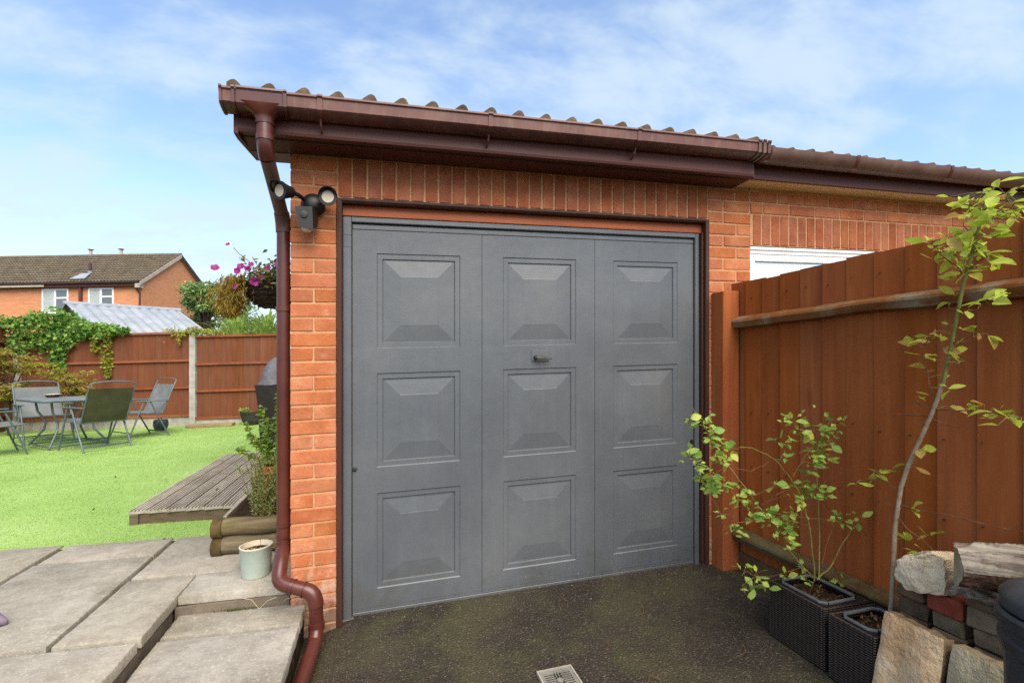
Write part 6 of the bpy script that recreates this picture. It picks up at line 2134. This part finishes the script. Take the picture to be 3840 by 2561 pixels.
# roof pipes
st_ = build(M().tube([hp(2.85, .55, EH + .5), hp(2.85, .55, EH + 1.15)], .07, 10), 'vent_pipe', MT['pvc'], hroof, smooth=True)
build(M().tube([hp(2.85, .55, EH + .45), hp(2.85, .55, EH + .78)], .095, 10), 'vent_flashing', MT['metal_roof'], hroof, smooth=True)
P = [hp(2.50, -.22, EH + .26), hp(3.2, -.22, EH + .26), hp(3.05, .30, EH + .60), hp(2.65, .30, EH + .60)]
build(M().add(P + [p + Vector((0, 0, .03)) for p in P], [(0, 1, 2, 3), (7, 6, 5, 4), (0, 4, 5, 1), (1, 5, 6, 2), (2, 6, 7, 3), (3, 7, 4, 0)]), 'lead_apron', MT['metal_roof'], hroof)
for a, mt_ in ((3.05, 'concrete'), (4.65, 'barge')):
    fl = build(M().tube([hp(a, DPT / 2, RH), hp(a, DPT / 2, RH + .34)], .075, 10), 'flue', MT[mt_], hroof, smooth=True)
    build(M().tube([hp(a, DPT / 2, RH + .36), hp(a, DPT / 2, RH + .40), hp(a, DPT / 2, RH + .44)], [.09, .15, .10], 12), 'cowl', MT['concrete'], hroof, smooth=True)
build(M().tube([hp(-.02, DPT - 1.75, EH - .5), hp(-.2, DPT - 1.75, EH - .55)], .05, 8).tube([hp(-.22, DPT - 1.85, EH - .52), hp(-.22, DPT - 1.6, EH - .48)], .06, 8), 'wall_lamp', MT['white'], HS)
build(M().tube([hp(-.04, DPT - .05, EH - .15), hp(-.06, DPT - .05, 0)], .04, 8), 'rear_downpipe', MT['dark_trim'], HS)

# ------------------------------------------------------------------ trees and plants beyond the fence
def tree(name, x, y, h0, hc, rx, rz, n, size, label, mat='leaf_tree', gaps=.35, cat='tree'):
    E_ = empty(name, (x, y, 0), label, cat, 'trees and shrubs beyond the fence')
    st_ = M()
    st_.tube([(x, y, -.2), (x + .03, y, h0 * .5), (x - .02, y, hc)], [.10, .08, .03], 8)
    cl_ = []
    for i in range(26):
        a, e = rnd.uniform(0, 6.283), rnd.uniform(-.5, 1)
        q = rnd.uniform(.35, 1.0)
        c = Vector((x + rx * q * math.cos(a) * math.cos(e), y + rx * q * math.sin(a) * math.cos(e), hc + rz * q * math.sin(e)))
        cl_.append((c, rx * rnd.uniform(.16, .34)))
        st_.tube([(x, y, h0 + (hc - h0) * rnd.random()), (Vector((x, y, hc)) + c) / 2, c], [.03, .015, .006], 5, False)
    pts = []
    for (c, r_) in cl_:
        for _ in range(n // 26):
            d = Vector((rnd.gauss(0, 1), rnd.gauss(0, 1), rnd.gauss(0, .8)))
            pts.append(c + d * r_ * .55)
    build(M().leafs(pts, size, .4, .2, .6), 'crown', MT[mat], E_, kind='stuff')
    build(st_, 'trunk', MT['trunk'], E_)


tree('garden_tree', -5.15, 16.0, 1.0, 3.3, .85, 1.15, 5200, .10, 'bushy green tree to the right of the far house')
tree('blossom_tree', -3.75, 15.2, .8, 2.25, .7, .7, 2600, .075, 'pale blossoming tree behind the strap-leaved plant', 'leaf_blossom')
tree('garden_tree', -4.3, 16.8, .8, 2.75, .9, 1.0, 4200, .09, 'light green tree directly behind the hanging basket')
tree('garden_tree', -3.0, 17.0, .8, 2.2, 1.3, .8, 4200, .10, 'low dark tree behind the strap-leaved plant')
tree('garden_tree', -.4, 16.0, .8, 2.2, 1.6, .8, 4200, .10, 'low wide tree hidden mostly by the garage')
tree('garden_shrub', -9.6, 12.6, .5, 2.6, .75, .7, 1300, .09, 'thin pale shrub at the left edge in front of the house', 'leaf_vine_y', cat='shrub')
tree('garden_shrub', -4.35, 10.3, .4, 1.75, .5, .62, 2200, .07, 'yellow-green shrub just beyond the fence right of the shed', 'leaf_vine_y', cat='shrub')
SK = empty('strap_leaved_plant', (-2.3, 9.9, 0), 'large pale green strap-leaved plant rising above the back fence', 'plant')
for cx_, cy_ in ((-2.6, 9.75), (-2.05, 9.85), (-1.5, 9.8)):
    for i in range(99):
        a = rnd.uniform(0, 6.283)
        r_ = rnd.uniform(.2, 1.05)
        h = rnd.uniform(2.25, 2.85) - r_ * .42
        P = arc((cx_, cy_, .8), (cx_ + .25 * r_ * math.cos(a), cy_ + .25 * r_ * math.sin(a), h + .25), (cx_ + r_ * math.cos(a), cy_ + .7 * r_ * math.sin(a), h - .05), 7)
        sd_ = Vector((-math.sin(a), math.cos(a), 0))
        vs = []
        for j, p in enumerate(P):
            w = .036 * (1 - (j / 7) ** 2.2) + .001
            vs += [p + sd_ * w, p - Vector((0, 0, w * .5)), p - sd_ * w]
        m = M().add(vs, [(j * 3 + k, j * 3 + 3 + k, j * 3 + 4 + k, j * 3 + 1 + k) for j in range(7) for k in range(2)])
        build(m, 'strap_leaf', MT['leaf_spike'], SK)
    build(M().tube([(cx_, cy_, -.1), (cx_, cy_, .85)], .09, 8), 'stump', MT['trunk'], SK)
print('objects', len(bpy.data.objects), 'tris', sum(len(o.data.polygons) for o in bpy.data.objects if o.type == 'MESH'))
